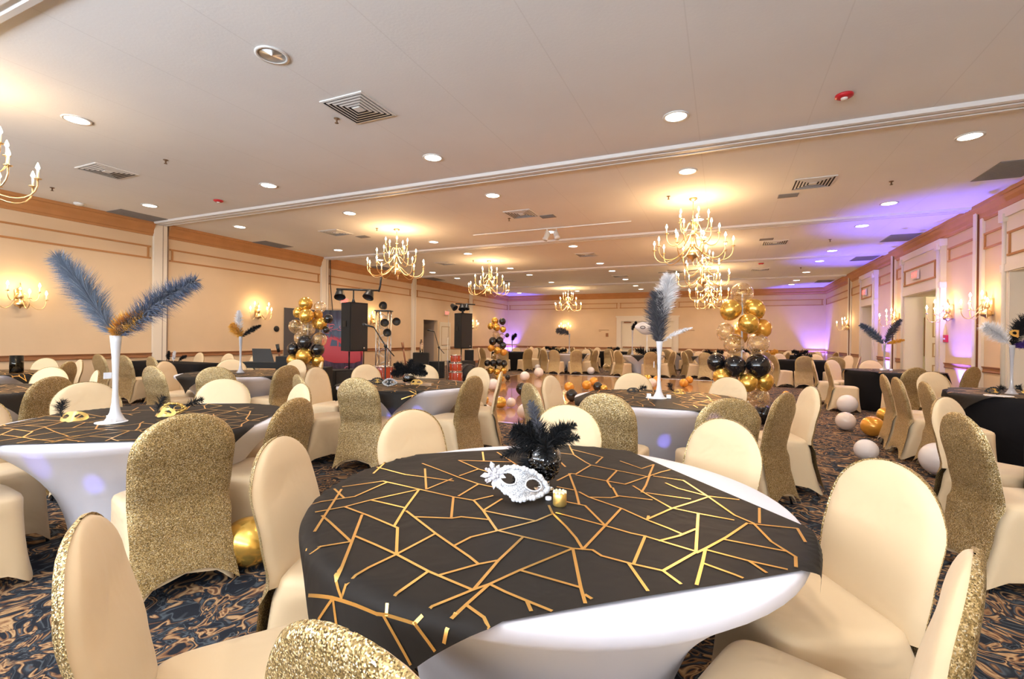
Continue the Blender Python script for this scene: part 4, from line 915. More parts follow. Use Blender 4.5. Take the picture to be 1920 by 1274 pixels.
ZC = TZ + .0065
# ---- front table: bowl vase of black feathers, silver mask, gold candle, tea light
c1 = Vector((-.61, 1.69, ZC))
bw_ = tag(empty('bowl_vase', c1), 'small clear footed glass vase filled with black gems on the large front table', 'vase')
MB().lathe([(1e-7, .001), (.040, .001), (.042, .005), (.022, .02), (.020, .035), (.040, .055), (.060, .085), (.066, .115), (.060, .145), (.045, .165), (.042, .175), (.044, .178), (.041, .176), (.043, .164), (.057, .144), (.063, .115), (.057, .086), (.038, .058), (.016, .042), (1e-7, .040)], 36).build('glass_bowl', GLASS, bw_)
gm = MB(); q = random.Random(5)
for k in range(420):
    a = q.uniform(0, 2 * PI); z = q.uniform(.052, .142); rm = .058 * max(.2, 1 - ((z - .112) / .075) ** 2) ** .5; r = rm * q.random() ** .35; gm.sphere((r * math.cos(a), r * math.sin(a), z), .0075, 6, 4)
gm.build('black_gems', mat('black_gem', (.01, .01, .015), .08, spec=.9, coat=.6), bw_)
st = MB()
for k in range(26): a = q.uniform(0, 2 * PI); z = q.uniform(.11, .148); r = .052 * max(.3, 1 - ((z - .112) / .075) ** 2) ** .5; st.sphere((r * math.cos(a), r * math.sin(a), z), .0022, 6, 4)
st.build('fairy_lights', mat('fairy_light', (1, 1, 1), .3, emit=(.85, .9, 1), estr=6), bw_)
FB1 = plume_mesh('feather_plume', FBLACK, .22, .055, .35, 420, .1, .05, 3, .6, .0014); FB2 = plume_mesh('feather_plume', FBLACK, .17, .05, .9, 420, .2, .05, 4, .6, .0014); FB3 = plume_mesh('feather_plume', FBLACK, .17, .075, .3, 900, .4, .0, 9, .8, .0016); FT = plume_mesh('feather_plume', FGREY, .20, .030, .1, 300, 0, .3, 8, .6, .0012)
top = c1 + Vector((0, 0, .165)); fw = (_f.x, _f.y)
ra = math.degrees(math.atan2(_r.y, _r.x)); fa_ = math.degrees(math.atan2(_f.y, _f.x))
for mm, rx, rz, sc, lb in [(FT, 8, ra + 180, 1, 'tall dark grey quill standing up from the front table feather bunch'), (FB1, 30, ra, .72, 'pointed black feather leaning right, upper of two, front table vase'), (FB1, 46, ra, .62, 'pointed black feather leaning right, lower of two, front table vase'),
    (FB3, 38, ra + 180, .85, 'fluffy black feather bunched left over the front table vase'), (FB3, 14, ra + 150, .72, 'fluffy black feather in the middle of the front table vase'), (FB2, 52, ra + 180, .75, 'drooping black feather at far left of the front table vase'), (FB2, 40, fa_ + 180, .9, 'black feather bending towards the camera over the front table vase'), (FB3, 22, ra, .7, 'short fluffy black feather right of centre in the front table vase'), (FB2, 95, ra + 190, .8, 'black feather hanging down the left of the front table vase')]:
    feather(mm, top + Vector((q.uniform(-.008, .008), q.uniform(-.008, .008), -.02)), rx, rz, lb, 'black feathers in the front table vase', sc)
mk = mask((-.655, 1.560, ZC + .045), SILVERG, mat('white_lace', (.78, .79, .83), .6), 'silver glitter masquerade mask with white lace edge and flower on the front table', math.atan2(_f.y, _f.x) - PI / 2 + .12, -32, .20, .10)
mk.rotation_euler = (Matrix.Rotation(mk.rotation_euler.z, 3, 'Z') @ Matrix.Rotation(math.radians(-35), 3, 'X') @ Matrix.Rotation(math.radians(16), 3, 'Y')).to_euler()
fl = MB()
for k in range(9):
    a = 2 * PI * k / 9; rr_ = .042 + .01 * (k % 2); p = [(0, 0, 0), (math.cos(a - .28) * rr_ * .7, -.012, math.sin(a - .28) * rr_ * .7), (math.cos(a) * rr_, -.004, math.sin(a) * rr_), (math.cos(a + .28) * rr_ * .7, -.012, math.sin(a + .28) * rr_ * .7)]; fl.add(p, [(0, 1, 2, 3)], 0, True)
for k in range(24): a = q.uniform(0, 6.28); r_ = q.uniform(0, .04); fl.sphere((math.cos(a) * r_, -.012, math.sin(a) * r_), .006, 6, 4)
fl.build('lace_flower', mat('grey_lace_flower', (.62, .60, .64), .7), mk, (-.095, -.012, .012))
cd = tag(empty('gold_candle_cup', (-.505, 1.56, ZC)), 'small gold foil candle cup with scalloped top on the front table', 'candle')
MB().lathe([(1e-7, .0), (.021, .0), (.0235, .004), (.0235, .044), (.0215, .046), (.0205, .040), (1e-7, .040)], 26).build('foil_cup', GOLDM, cd)
wx = MB(); wx.lathe([(1e-7, .040), (.020, .041), (.018, .046), (1e-7, .047)], 20)
for k in range(10): wx.sphere((.0195 * math.cos(k * .628), .0195 * math.sin(k * .628), .046), .0055, 7, 5)
wx.build('wax', mat('ivory_wax', (.85, .74, .5), .5), cd)
tl = MB().lathe([(1e-7, 0), (.011, 0), (.011, .009), (1e-7, .010)], 16).build('tea_light', LEDW, None, (-.56, 1.60, ZC)); tag(tl, 'tiny white tea light between the mask and the gold candle', 'tea light')
# ---- left table: white trumpet vase, two blue plumes, amber feather
c2 = Vector((-3.62, 1.80, ZC)); tag(link('trumpet_vase', VM, None, c2), 'tall white trumpet vase holding slate blue plumes on the left table', 'vase')
PB = plume_mesh('feather_plume', mat('grey_blue_feather', (.15, .19, .26), .9, sheen=.4), .66, .12, .12, 2600, .15, .05, 21, 1.3, .0011, .7); PB2 = plume_mesh('feather_plume', FBLUE, .64, .11, .22, 2400, .3, .04, 22, 1.3, .0012, .6)
tp = c2 + Vector((0, 0, .53))
feather(PB, tp, 29, ra + 180, 'slate blue plume leaning left out of the white vase', 'slate blue plumes'); feather(PB2, tp, 40, ra, 'slate blue plume leaning right out of the white vase', 'slate blue plumes')
PA = plume_mesh('feather_plume', FGOLD, .19, .075, 1.0, 1600, .3, .0, 23, 1, .0022, .9); feather(PA, tp, -5, ra, 'short amber feather curling over the rim of the white vase', None, 1)
# the price-tag like card hanging on the vase stem
tag(MB().box((-.002, -.022, -.02), (.002, .022, .02)).build('white_card', ACRY, None, c2 + Vector((-.028, -.03, .30))), 'small white card hanging on the stem of the white trumpet vase', 'card')
plate(c2 + Vector((.02, -.03, -.0)), 'white oval plate under the white trumpet vase'); 
led_cube(c2 + Vector((-.085, .02, .0)), 'white cube left of the white trumpet vase foot', 'white cubes by the vase'); led_cube(c2 + Vector((.07, -.06, 0.0)), 'white cube right of the white trumpet vase foot', 'white cubes by the vase')
camrz = math.atan2(_f.y, _f.x) - PI / 2
mask((-3.70, 1.62, ZC + .035), GOLDM, None, 'gold masquerade mask with black feathers left of the white vase', camrz + .25, -40, .15, .07, 'small gold masks on the left table', FBLACK, -1)
mask((-3.40, 1.98, ZC + .035), GOLDM, None, 'gold masquerade mask with black feathers right of the white vase', camrz - .2, -40, .15, .07, 'small gold masks on the left table', FBLACK, -1)
mask((-3.55, 2.12, ZC + .035), BLK, GOLDM, 'black feathered mask with gold edge behind the white vase', camrz + .3, -30, .15, .07, 'small gold masks on the left table', FBLACK, 1)
# ---- behind it: vase with white, black and amber feathers
c3 = Vector((-6.78, 5.02, ZC)); tag(link('trumpet_vase', VG, None, c3), 'slim clear trumpet vase with amber and white feathers, farther left table', 'vase')
PW = plume_mesh('feather_plume', FWHITE, .42, .07, .05, 600, .2, .2, 31, 1, .0025); PK = plume_mesh('feather_plume', FBLACK, .36, .05, .2, 600, .2, .1, 32, 1, .0025); PG = plume_mesh('feather_plume', FGOLD, .24, .10, .3, 1200, .6, .0, 33, 1, .0035, 1)
tp = c3 + Vector((0, 0, .53)); feather(PW, tp, -8, ra, 'white plume standing in the farther left vase', 'feathers in the farther left vase'); feather(PK, tp, 45, ra, 'black plume leaning right from the farther left vase', 'feathers in the farther left vase'); feather(PG, tp, 15, ra + 180, 'bushy amber feather ball on the farther left vase', 'feathers in the farther left vase')
# ---- grey and white plume vase
c5 = Vector((-.575, 4.90, ZC)); tag(link('trumpet_vase', VM, None, c5), 'tall clear white trumpet vase holding grey and white plumes, centre table', 'vase')
tp = c5 + Vector((0, 0, .53)); PGY = plume_mesh('feather_plume', FGREY, .50, .13, .03, 1500, .1, .0, 41, 1.2, .0022); PWH = plume_mesh('feather_plume', FWHITE, .68, .12, .05, 1300, .2, .35, 42, 1.2, .0024); PWS = plume_mesh('feather_plume', FWHITE, .36, .028, .25, 420, .1, .1, 43, 1, .002)
feather(PGY, tp, -6, ra, 'charcoal grey plume in the centre table vase', 'plumes in the centre vase'); feather(PWH, tp, 5, ra, 'tall white plume in the centre table vase', 'plumes in the centre vase'); feather(PWS, tp, 48, ra, 'thin white feather reaching right from the centre table vase', 'plumes in the centre vase')
plate(c5 + Vector((-.02, -.03, 0)), 'white plate under the centre table vase', .10); led_cube(c5 + Vector((-.10, .03, 0)), 'white cube left of the centre table vase', 'white cubes by the centre vase'); led_cube(c5 + Vector((.09, .03, 0)), 'white cube right of the centre table vase', 'white cubes by the centre vase')
tag(MB().box((-.002, -.018, -.03), (.002, .018, .03)).build('white_card', ACRY, None, c5 + Vector((-.045, -.03, .33))), 'small white tag hanging on the stem of the centre table vase', 'card')
mask((-.40, 5.15, ZC + .03), GOLDM, None, 'small gold mask with black feather right of the centre table vase', camrz, -40, .13, .06, None, FBLACK, -1, .10); mask((-.85, 5.05, ZC + .03), BLK, None, 'small black mask left of the centre table vase', camrz, -40, .13, .06, None, FBLACK, 1, .09)
# ---- band table: round bowl with black feathers, masks
c4 = Vector((-3.45, 4.75, ZC)); b4 = tag(empty('bowl_vase', c4), 'round clear glass bowl with black feathers on the table before the band', 'vase')
MB().lathe([(1e-7, .001), (.05, .001), (.035, .015), (.075, .05), (.09, .09), (.075, .135), (.055, .15), (.052, .148), (.072, .132), (.086, .09), (.072, .053), (1e-7, .02)], 28).build('glass_bowl', GLASS, b4)
MB().lathe([(1e-7, .022), (.06, .05), (.078, .085), (.05, .11), (1e-7, .115)], 18).build('black_gems', mat('black_gem', (.01, .01, .015), .08), b4)
FBG = plume_mesh('feather_plume', FBLACK, .20, .07, .5, 600, .3, .0, 51, .8, .0025)
for k, (rx, rz) in enumerate([(35, ra), (60, ra), (30, ra + 180), (62, ra + 180), (15, ra + 90)]):
    feather(FBG, c4 + Vector((0, 0, .13)), rx, rz, 'black feather in the bowl on the table before the band, %s' % ['leaning right', 'far right', 'leaning left', 'far left', 'upright'][k], 'black feathers in the band table bowl')
mask((-3.50, 4.45, ZC + .035), BLK, SILVERG, 'black mask with silver edge lying before the glass bowl of the band table', camrz, -35, .16, .08); mask((-3.25, 4.62, ZC + .035), GOLDM, None, 'gold mask right of the glass bowl on the band table', camrz - .2, -40, .15, .07); mask((-3.72, 4.50, ZC + .035), GOLDM, BLK, 'gold and black mask left of the glass bowl on the band table', camrz + .3, -40, .15, .07)
for dx, dy, lb in ((-.25, .15, 'left'), (.22, .05, 'right')): tag(MB().box((-.07, -.05, 0), (.07, .05, .028)).build('napkin_box', mat('tan_box', (.5, .33, .2), .6), None, c4 + Vector((dx, dy, 0)), .3), 'small tan box on the band table, %s of the glass bowl' % lb, 'box', 'tan boxes on the band table')
tag(link('napkin', MB().add([(-.09, -.07, 0), (.08, -.06, .01), (.10, .06, .012), (-.05, .09, .05), (0, 0, .03)], [(0, 1, 4), (1, 2, 4), (2, 3, 4), (3, 0, 4)], 0).mesh('napkin', mat('white_napkin', (.85, .84, .86), .7)), None, (-4.12, 4.5, ZC)), 'folded white napkin corner on the left of the band table', 'napkin')
# ---- left side glass cylinder
gc = tag(empty('glass_cylinder', (-9.25, 3.38, ZC)), 'clear glass cylinder vase on the table near the left wall', 'vase')
MB().lathe([(.075, 0), (.075, .25), (.071, .25), (.071, .01), (1e-7, .008)], 28).build('glass_wall', GLASS, gc); MB().lathe([(1e-7, .011), (.068, .011), (.068, .05), (1e-7, .055)], 16).build('black_filler', BLK, gc)
ds = plume_mesh('feather_plume', FBLACK, .22, .05, .3, 160, .2, .1, 61, 1, .005); ws = plume_mesh('feather_plume', FWHITE, .22, .05, .1, 120, .2, .1, 62, 1, .005)
for k, (mm, rx, rz, lb) in enumerate([(ds, -18, ra, 'black feather, left one, on the long black table'), (ws, 0, ra, 'pale feather in the middle on the long black table'), (ds, 38, ra, 'black feather, right one, on the long black table')]): feather(mm, (-10.55 + .08 * k, 6.2 + .04 * k, ZC + .01), rx, rz, lb, 'feathers on the long table')
# ---- right table with masks
c9 = Vector((3.02, 7.30, TZ + .006)); tag(link('trumpet_vase', VG, None, c9), 'slim clear trumpet vase at the right picture edge', 'vase')
tp = c9 + Vector((0, 0, .53)); PWR = plume_mesh('feather_plume', FWHITE, .40, .11, .2, 1100, .3, .15, 71, 1.3, .0016); PKR = plume_mesh('feather_plume', FBLACK, .50, .12, .5, 900, .3, .05, 72, 1, .003); PPU = plume_mesh('feather_plume', FPURP, .35, .08, .5, 600, .2, .05, 73, 1, .003)
feather(PWR, tp, 40, ra + 180, 'airy white feather leaning left at the right picture edge', 'feathers in the right edge vase'); feather(PKR, tp, 10, ra, 'large black feather at the right picture edge', 'feathers in the right edge vase'); feather(PPU, tp, 62, ra, 'dark purple feather at the right picture edge', 'feathers in the right edge vase')
mask(tuple(tp + Vector((-.02, -.08, .16))), GOLDM, None, 'gold mask tied among the feathers at the right picture edge', camrz + .3, 0, .17, .08)
plate(c9 + Vector((-.25, -.35, 0.0)), 'pale plate with masks on the right black table', .12)
mask((2.72, 6.95, TZ + .045), GOLDM, BLK, 'gold and black mask on the plate of the right black table', camrz, -35, .15, .07, None, FBLACK, 1, .09); mask((3.06, 7.02, TZ + .045), GOLDM, None, 'gold mask in front of the clear vase foot at the right', camrz - .3, -40, .15, .07, None, FBLACK, -1, .07)
# ---- table by the open door
c10 = Vector((3.08, 12.25, TZ + .006)); tag(link('trumpet_vase', VG, None, c10), 'slim clear vase with dark V-shaped plumes on the farther right table', 'vase')
tp = c10 + Vector((0, 0, .53)); PD = plume_mesh('feather_plume', FGREY, .62, .10, .15, 800, .2, .05, 81, 1, .004); PD2 = plume_mesh('feather_plume', FBLUE, .66, .11, .15, 800, .2, .05, 82, 1, .004)
feather(PD2, tp, 42, ra + 180, 'dark plume leaning left on the farther right table', 'plumes on the farther right table'); feather(PD, tp, 24, ra, 'dark plume leaning right on the farther right table', 'plumes on the farther right table'); feather(plume_mesh('feather_plume', FGOLD, .42, .05, .1, 300, .2, .1, 83, 1, .005), tp, 70, ra, 'amber feather reaching right on the farther right table', 'plumes on the farther right table')
led_cube(c10 + Vector((-.06, -.05, 0)), 'white cube by the vase on the farther right table', 'white cubes on the farther right table'); led_cube(c10 + Vector((.10, -.05, 0)), 'second white cube by the vase on the farther right table', 'white cubes on the farther right table')
# ---- far tables: tall dark plumes and low tufts
def far_vase(x, y, h, lb, rx, rz, fm=FBLACK, L=.5, W=.12, seed=90):
    v = link('trumpet_vase', VG, None, (x, y, TZ + .006)); v.scale = (1.2, 1.2, h / .56); tag(v, 'thin vase with ' + lb, 'vase', 'far table vases')
    feather(plume_mesh('feather_plume', fm, L, W, .3, 260, .3, .02, seed, 1, .009), (x, y, TZ + h - .03), rx, rz, lb, 'far table plumes')
far_vase(-5.72, 18.7, .80, 'wide dark plume before the far sconce', 55, ra + 180, FGREY, .55, .20, 91); far_vase(-3.2, 18.7, .95, 'slim black plume before the double door', 5, ra, FBLACK, .38, .10, 92)
far_vase(-8.4, 19.0, .50, 'dark plume before the left purple corner', 10, ra, FBLACK, .35, .12, 93)
def tuft(x, y, fm, sz, lb, seed): 
    for k, (rx, rz) in enumerate(((35, ra), (35, ra + 180))): feather(plume_mesh('feather_plume', fm, sz, sz * .45, .5, 140, .3, .0, seed + k, 1, .010), (x, y, TZ + .008), rx, rz, lb + (', right half' if k == 0 else ', left half'), 'low feather tufts')
tuft(-6.05, 18.4, FBLACK, .30, 'low black feather tuft on the dark plume table', 100); tuft(-2.6, 18.3, FBLACK, .42, 'low black feather tuft on the table before the double door', 102); tuft(1.0, 21.6, FBLACK, .40, 'black spiky feather tuft right of the balloon column', 104)
tuft(1.7, 21.9, FGOLD, .36, 'amber feather tuft on a far right table', 106); tuft(3.0, 23.6, FBLACK, .34, 'black feather tuft in the far right corner', 108); tuft(-.3, 19.0, FBLACK, .34, 'black feather tuft left of the balloon column', 110); tuft(-4.9, 23.4, FBLACK, .30, 'black feather tuft in the back row', 112); tuft(-8.0, 23.0, FBLACK, .30, 'black feather tuft on the back left table', 114); tuft(2.3, 17.4, FBLACK, .28, 'black feather tuft on the table before the far doorway', 116)
# foil mask balloon
fmk = tag(empty('foil_balloon', tuple(at(1213, 616, 18.2))), 'silver foil balloon shaped like a mask floating before the double door', 'balloon'); fmk.rotation_euler = (0, 0, camrz)
bm_ = MB(); N = 48; fr, bk = [], []
for j in range(9):
    f = 1 - (j / 8) ** 2; th_ = .13 * (j / 8) ** .6 * (1 if j else 0)
    ring = [];
    for k in range(N):
        a = 2 * PI * k / N; x = math.cos(a) * .42 * (1 + .10 * math.cos(4 * a)); z = math.sin(a) * .24 * (1 + .18 * abs(math.cos(a))) + .05 * abs(math.cos(a)) ** 2
        ring.append((x * (1 - j / 8), -th_, z * (1 - j / 8)))
    fr.append(ring); bk.append([(p[0], -p[1], p[2]) for p in ring])
bm_.grid(fr, closed=True); bm_.grid(bk, closed=True, flip=True); bm_.build('foil_body', mat('silver_foil', (.78, .80, .84), .4, .25), fmk)
ey = MB()
for s in (-1, 1): ey.tube([(s * .19 + .09 * math.cos(2 * PI * k / 18), -.125, .03 + .05 * math.sin(2 * PI * k / 18)) for k in range(18)], .012, 6, closed=True)
ey.build('printed_eye_edges', BLK, fmk); MB().tube([(0, 0, -.2), (.02, 0, -.4), (0, .0, -.7)], .004, 5).build('ribbon', VENTW, fmk)

# ================================================================ BALLOONS
def balloon_mesh(m, name='balloon', seg=28):
    b = MB(); pr = []
    for i in range(17):
        a = PI * i / 16; z = -math.cos(a); r = math.sin(a); r *= (1 - .10 * max(0, -z)) ; pr.append((max(1e-7, r), z * (1.06 if z < 0 else 1)))
    b.lathe(pr, seg); b.lathe([(.03, -1.05), (.09, -1.13), (.02, -1.12)], 8); return b.mesh(name, m)
BM = {'gold': balloon_mesh(GOLDB), 'black': balloon_mesh(BLACKB), 'white': balloon_mesh(WHITEB), 'amber': balloon_mesh(ORANGEB), 'clear': balloon_mesh(CLEARB), 'pearl': balloon_mesh(mat('pearl_balloon', (.84, .70, .60), .18, coat=.5, spec=.6))}
BN = {'gold': 'shiny gold balloon', 'black': 'black balloon', 'white': 'white balloon', 'amber': 'amber balloon', 'clear': 'clear balloon with gold confetti', 'pearl': 'pearly clear balloon'}
def put_balloon(name, k, loc, r, parent=None, rot=None):
    o = link(name, BM[k], parent, loc); o.scale = (r, r, r * 1.04)
    o.rotation_euler = rot or (R3.uniform(-.6, .6), R3.uniform(-.6, .6), R3.uniform(0, 6)); return o
LOOSE = [(466, 1019, 45, 'gold', 'beside the blue plume table, nearest the camera'), (1588, 759, 17, 'white', 'in the right aisle, farthest of the white ones'), (1585, 791, 17, 'pearl', 'in the right aisle under the farthest white one'), (1636, 801, 19, 'amber', 'in the middle of the right aisle'),
 (1663, 781, 17, 'gold', 'behind the amber one in the right aisle'), (1692, 776, 13, 'white', 'half hidden behind a chair in the right aisle'), (1681, 803, 19, 'white', 'touching the gold chair in the right aisle'), (1624, 846, 20, 'white', 'alone on the carpet of the right aisle'), (1762, 864, 31, 'white', 'largest, beside the big gold chair at right'),
 (1430, 778, 18, 'black', 'right of the centre plume table'), (910, 775, 14, 'pearl', 'at the near edge of the dance floor'), (925, 723, 11, 'white', 'left of the dance floor glow'), (938, 757, 11, 'gold', 'near the front of the dance floor'), (958, 757, 9, 'pearl', 'right of the gold one near the dance floor front'), (906, 752, 10, 'gold', 'behind the chair at the dance floor left'),
 (937, 711, 8, 'gold', 'under the middle balloon column'), (984, 707, 9, 'white', 'mid dance floor, left of a pair'), (1010, 700, 9, 'white', 'mid dance floor, front of a pair'), (1008, 690, 6, 'white', 'mid dance floor, back of a pair'), (978, 731, 11, 'black', 'upright with gold print mid dance floor'), (1072, 743, 11, 'black', 'beside the centre plume table corner'), (1067, 727, 9, 'amber', 'behind the black one near the plume table'),
 (1100, 724, 9, 'amber', 'left of a printed black one on the dance floor'), (1113, 717, 8, 'amber', 'behind another amber one on the dance floor'), (1121, 727, 9, 'black', 'printed, right on the dance floor'), (1132, 730, 7, 'gold', 'at the right of the printed black one'), (1108, 696, 7, 'white', 'by the far white table chairs'), (983, 774, 14, 'pearl', 'behind the front table feathers'), (1282, 720, 8, 'amber', 'right of the centre vase'),
 (1292, 714, 7, 'amber', 'farther right of the centre vase'), (1214, 712, 8, 'gold', 'left of the centre vase'), (1222, 720, 9, 'pearl', 'touching the centre vase outline'), (1232, 714, 8, 'amber', 'just behind the centre vase stem'), (952, 709, 5, 'black', 'small, under the middle column'), (612, 755, 9, 'gold', 'between chairs at the band table'), (1474, 741, 7, 'amber', 'peeking behind the gold chair right of the centre'), (1515, 735, 6, 'amber', 'peeking behind the cream chair right of the centre'),
 (1137, 690, 7, 'clear', 'under the far black table'), (1035, 769, 12, 'gold', 'behind the cream chairs at the dance floor')]
for px, py, rp, k, lb in LOOSE:
    g = on_floor(px, py + rp); fwd = g.x * _f.x + g.y * _f.y; r = rp * fwd / FPX
    on = .012 if (-6.9 < g.x < -.3 and 6.9 < g.y < 17.2) else 0
    o = put_balloon('balloon', k, (g.x, g.y, r * 1.06 + on), r, None, (R3.uniform(.9, 1.6), R3.uniform(-.2, .2), R3.uniform(0, 6)) if k != 'black' else (0, 0, 0))
    tag(o, BN[k] + ' on the floor, ' + lb, 'balloon', 'loose balloons on the floor')
def column(name_lb, cpx, fwd, items, base_r=.20):
    base = at(cpx, 640, fwd); root = tag(empty('balloon_column', (base.x, base.y, 0)), name_lb, 'balloon column', 'balloon columns')
    ztop = max(at(i[0], i[1], fwd).z for i in items)
    MB().tube([(0, 0, 0), (0, 0, ztop)], .011, 8).build('pole', VENTW, root); MB().lathe([(1e-7, 0), (base_r, 0), (base_r, .015), (.03, .03), (1e-7, .035)], 24).build('base', BLK, root)
    for px, py, rp, k, dep in items:
        r = rp * fwd / FPX; p = at(px, py, fwd) + Vector((_f.x, _f.y, 0)) * dep - Vector((base.x, base.y, 0)); p.z = max(p.z, r * 1.05)
        put_balloon({'gold': 'gold_balloon', 'black': 'black_balloon', 'clear': 'confetti_balloon', 'amber': 'amber_balloon', 'pearl': 'clear_balloon', 'white': 'white_balloon'}[k], k, tuple(p), r, root)
column('tall balloon column of clear, gold and black balloons right of the centre vase', 1391, 6.9, [(1391, 551, 20, 'clear', 0), (1367, 582, 19, 'gold', -.05), (1413, 580, 19, 'gold', -.02), (1392, 608, 18, 'gold', -.18), (1429, 616, 17, 'amber', .0), (1429, 592, 8, 'black', .15), (1361, 622, 16, 'clear', .02), (1371, 645, 18, 'clear', -.08), (1416, 645, 19, 'clear', -.08), (1396, 630, 17, 'amber', .18),
  (1372, 686, 19, 'black', -.10), (1414, 686, 22, 'black', -.10), (1350, 680, 17, 'black', .12), (1436, 690, 17, 'clear', .05), (1393, 672, 18, 'clear', .18), (1352, 707, 16, 'gold', -.02), (1392, 716, 17, 'gold', -.16), (1430, 715, 18, 'gold', -.02), (1384, 736, 16, 'clear', -.06), (1421, 745, 18, 'clear', -.04), (1400, 762, 18, 'clear', .06), (1378, 770, 17, 'clear', -.10), (1408, 790, 18, 'clear', .0), (1390, 800, 17, 'gold', .1)], .2)
column('gold and black balloon column left of the first speaker', 577, 8.6, [(574, 570, 12.5, 'gold', -.02), (559, 586, 10, 'gold', .02), (579, 593, 13, 'gold', -.1), (602, 607, 11, 'gold', 0), (600, 576, 11, 'clear', 0), (592, 590, 9, 'amber', .1), (555, 613, 13, 'clear', 0), (581, 618, 13, 'clear', -.08), (590, 606, 10, 'amber', .1), (565, 634, 13, 'clear', .0), (601, 637, 13, 'clear', -.03), (577, 642, 13, 'black', -.12), (598, 656, 12, 'black', -.05), (550, 655, 12, 'black', .02), (575, 668, 15, 'gold', -.1), (549, 676, 11, 'gold', 0), (596, 677, 11, 'gold', 0), (582, 692, 11, 'clear', -.05), (616, 598, 8, 'black', 0), (612, 619, 6, 'black', 0), (566, 700, 12, 'gold', 0), (590, 705, 12, 'clear', .05), (604, 704, 9, 'pearl', 0), (572, 722, 13, 'black', 0), (590, 730, 12, 'gold', -.05), (575, 748, 13, 'gold', 0), (592, 754, 12, 'clear', 0)], .18)
column('small far balloon column of gold and black balloons at the dance floor corner', 932, 15.8, [(928, 602, 6.5, 'gold', 0), (942, 603, 6.5, 'black', 0), (920, 612, 6, 'gold', 0), (931, 614, 7, 'gold', -.1), (943, 618, 6, 'gold', 0), (929, 627, 6.5, 'clear', 0), (941, 631, 6, 'clear', 0), (951, 629, 4, 'black', 0), (924, 640, 7.5, 'black', 0), (937, 639, 7, 'black', .02), (943, 648, 6.5, 'black', -.02), (921, 653, 6.5, 'amber', 0), (933, 657, 7, 'gold', -.08), (944, 661, 6.5, 'amber', 0), (929, 669, 7, 'clear', 0), (914, 681, 6, 'black', 0), (925, 681, 6.5, 'black', -.1), (936, 680, 6.5, 'black', -.06), (945, 682, 6.5, 'black', 0), (920, 695, 6.5, 'gold', 0), (932, 697, 6.5, 'gold', -.1), (944, 695, 6.5, 'gold', 0), (930, 706, 6, 'clear', 0)], .16)

# ================================================================ BAND GEAR
def tripod(root, h, spread=.5):
    MB().tube([(0, 0, .12), (0, 0, h)], .018, 10).build('pole', BLK, root)
    for k in range(3):
        a = 2 * PI * k / 3 + .4; MB().tube([(0, 0, .55), (spread * math.cos(a), spread * math.sin(a), .01)], .011, 7).build('leg', BLK, root)
def pa_speaker(px, fwd, zb, zt, wd, rz, lb):
    p = at(px, 640, fwd); r = tag(empty('loudspeaker', (p.x, p.y, zb), rz), lb, 'loudspeaker', 'tall band loudspeakers'); h = zt - zb; w_ = wd / 2; d = .20
    pts = [(-w_, -d), (w_, -d), (w_ * .72, d), (-w_ * .72, d)]
    b = MB(); b.add([(x, y, 0) for x, y in pts] + [(x, y, h) for x, y in pts], [(3, 2, 1, 0), (4, 5, 6, 7)] + [(k, (k + 1) % 4, 4 + (k + 1) % 4, 4 + k) for k in range(4)]); b.build('cabinet', BLKR, r)
    MB().box((-w_ + .02, -d - .012, .03), (w_ - .02, -d - .001, h - .03)).build('grille', GRILL, r)
    hb = MB(); hb.box((w_ * .80, -.05, h * .50), (w_ * .96, .06, h * .62)); hb.box((-w_ * .96, -.05, h * .50), (-w_ * .80, .06, h * .62)); hb.build('side_handle', BLK, r)
    MB().lathe([(.02, 0), (.02, .03), (1e-7, .03)], 12, M=T(w_ * .5, -d - .012, .07) @ Matrix.Rotation(PI / 2, 4, 'X')).build('badge', CHROME, r)
    return p
s1 = pa_speaker(662, 10.5, 1.03, 2.09, .46, math.radians(78), 'tall black loudspeaker on a pole, nearer of two, by the band banner'); s2 = pa_speaker(867, 15.0, 1.02, 2.12, .46, math.radians(70), 'tall black loudspeaker on a pole, farther of two, by the drums')
def subwoofer(px, fwd, w_, h, rz, lb):
    p = at(px, 640, fwd); r = tag(empty('subwoofer', (p.x, p.y, 0), rz), lb, 'subwoofer', 'black bass boxes'); MB().box((-w_ / 2, -.28, 0.01), (w_ / 2, .28, h)).build('cabinet', BLKR, r); MB().box((-w_ / 2 + .03, -.295, .04), (w_ / 2 - .03, -.281, h - .03)).build('grille', GRILL, r)
    MB().tube([(0, 0, h), (0, 0, 1.015)], .018, 8).build('mounting_pole', BLK, r)
subwoofer(655, 10.6, .85, .62, math.radians(65), 'black bass box under the nearer loudspeaker'); subwoofer(865, 15.1, .7, .62, math.radians(65), 'black bass box under the farther loudspeaker')
tag(MB().box((-.45, -.3, .01), (.45, .3, .52)).build('flight_case', BLKR, None, (s1.x - .9, s1.y + .1, 0), 1.2), 'low black equipment case left of the nearer loudspeaker', 'case')
def par(root, loc, tilt, rz=0, r=.085, name='par_light'):
    M = T(*loc) @ RZ(rz) @ Matrix.Rotation(tilt, 4, 'X')
    p = MB(); p.lathe([(1e-7, -.12), (r * .6, -.11), (r * .8, -.02), (r, .06), (r * 1.02, .075), (r * .9, .06), (r * .9, .055), (1e-7, .05)], 20, M=M); p.build(name, BLK, root)
    MB().lathe([(1e-7, .052), (r * .88, .052)], 18, M=M, smooth=False).build('lamp_lens', mat('dark_lens', (.05, .06, .08), .15, spec=.8), root)
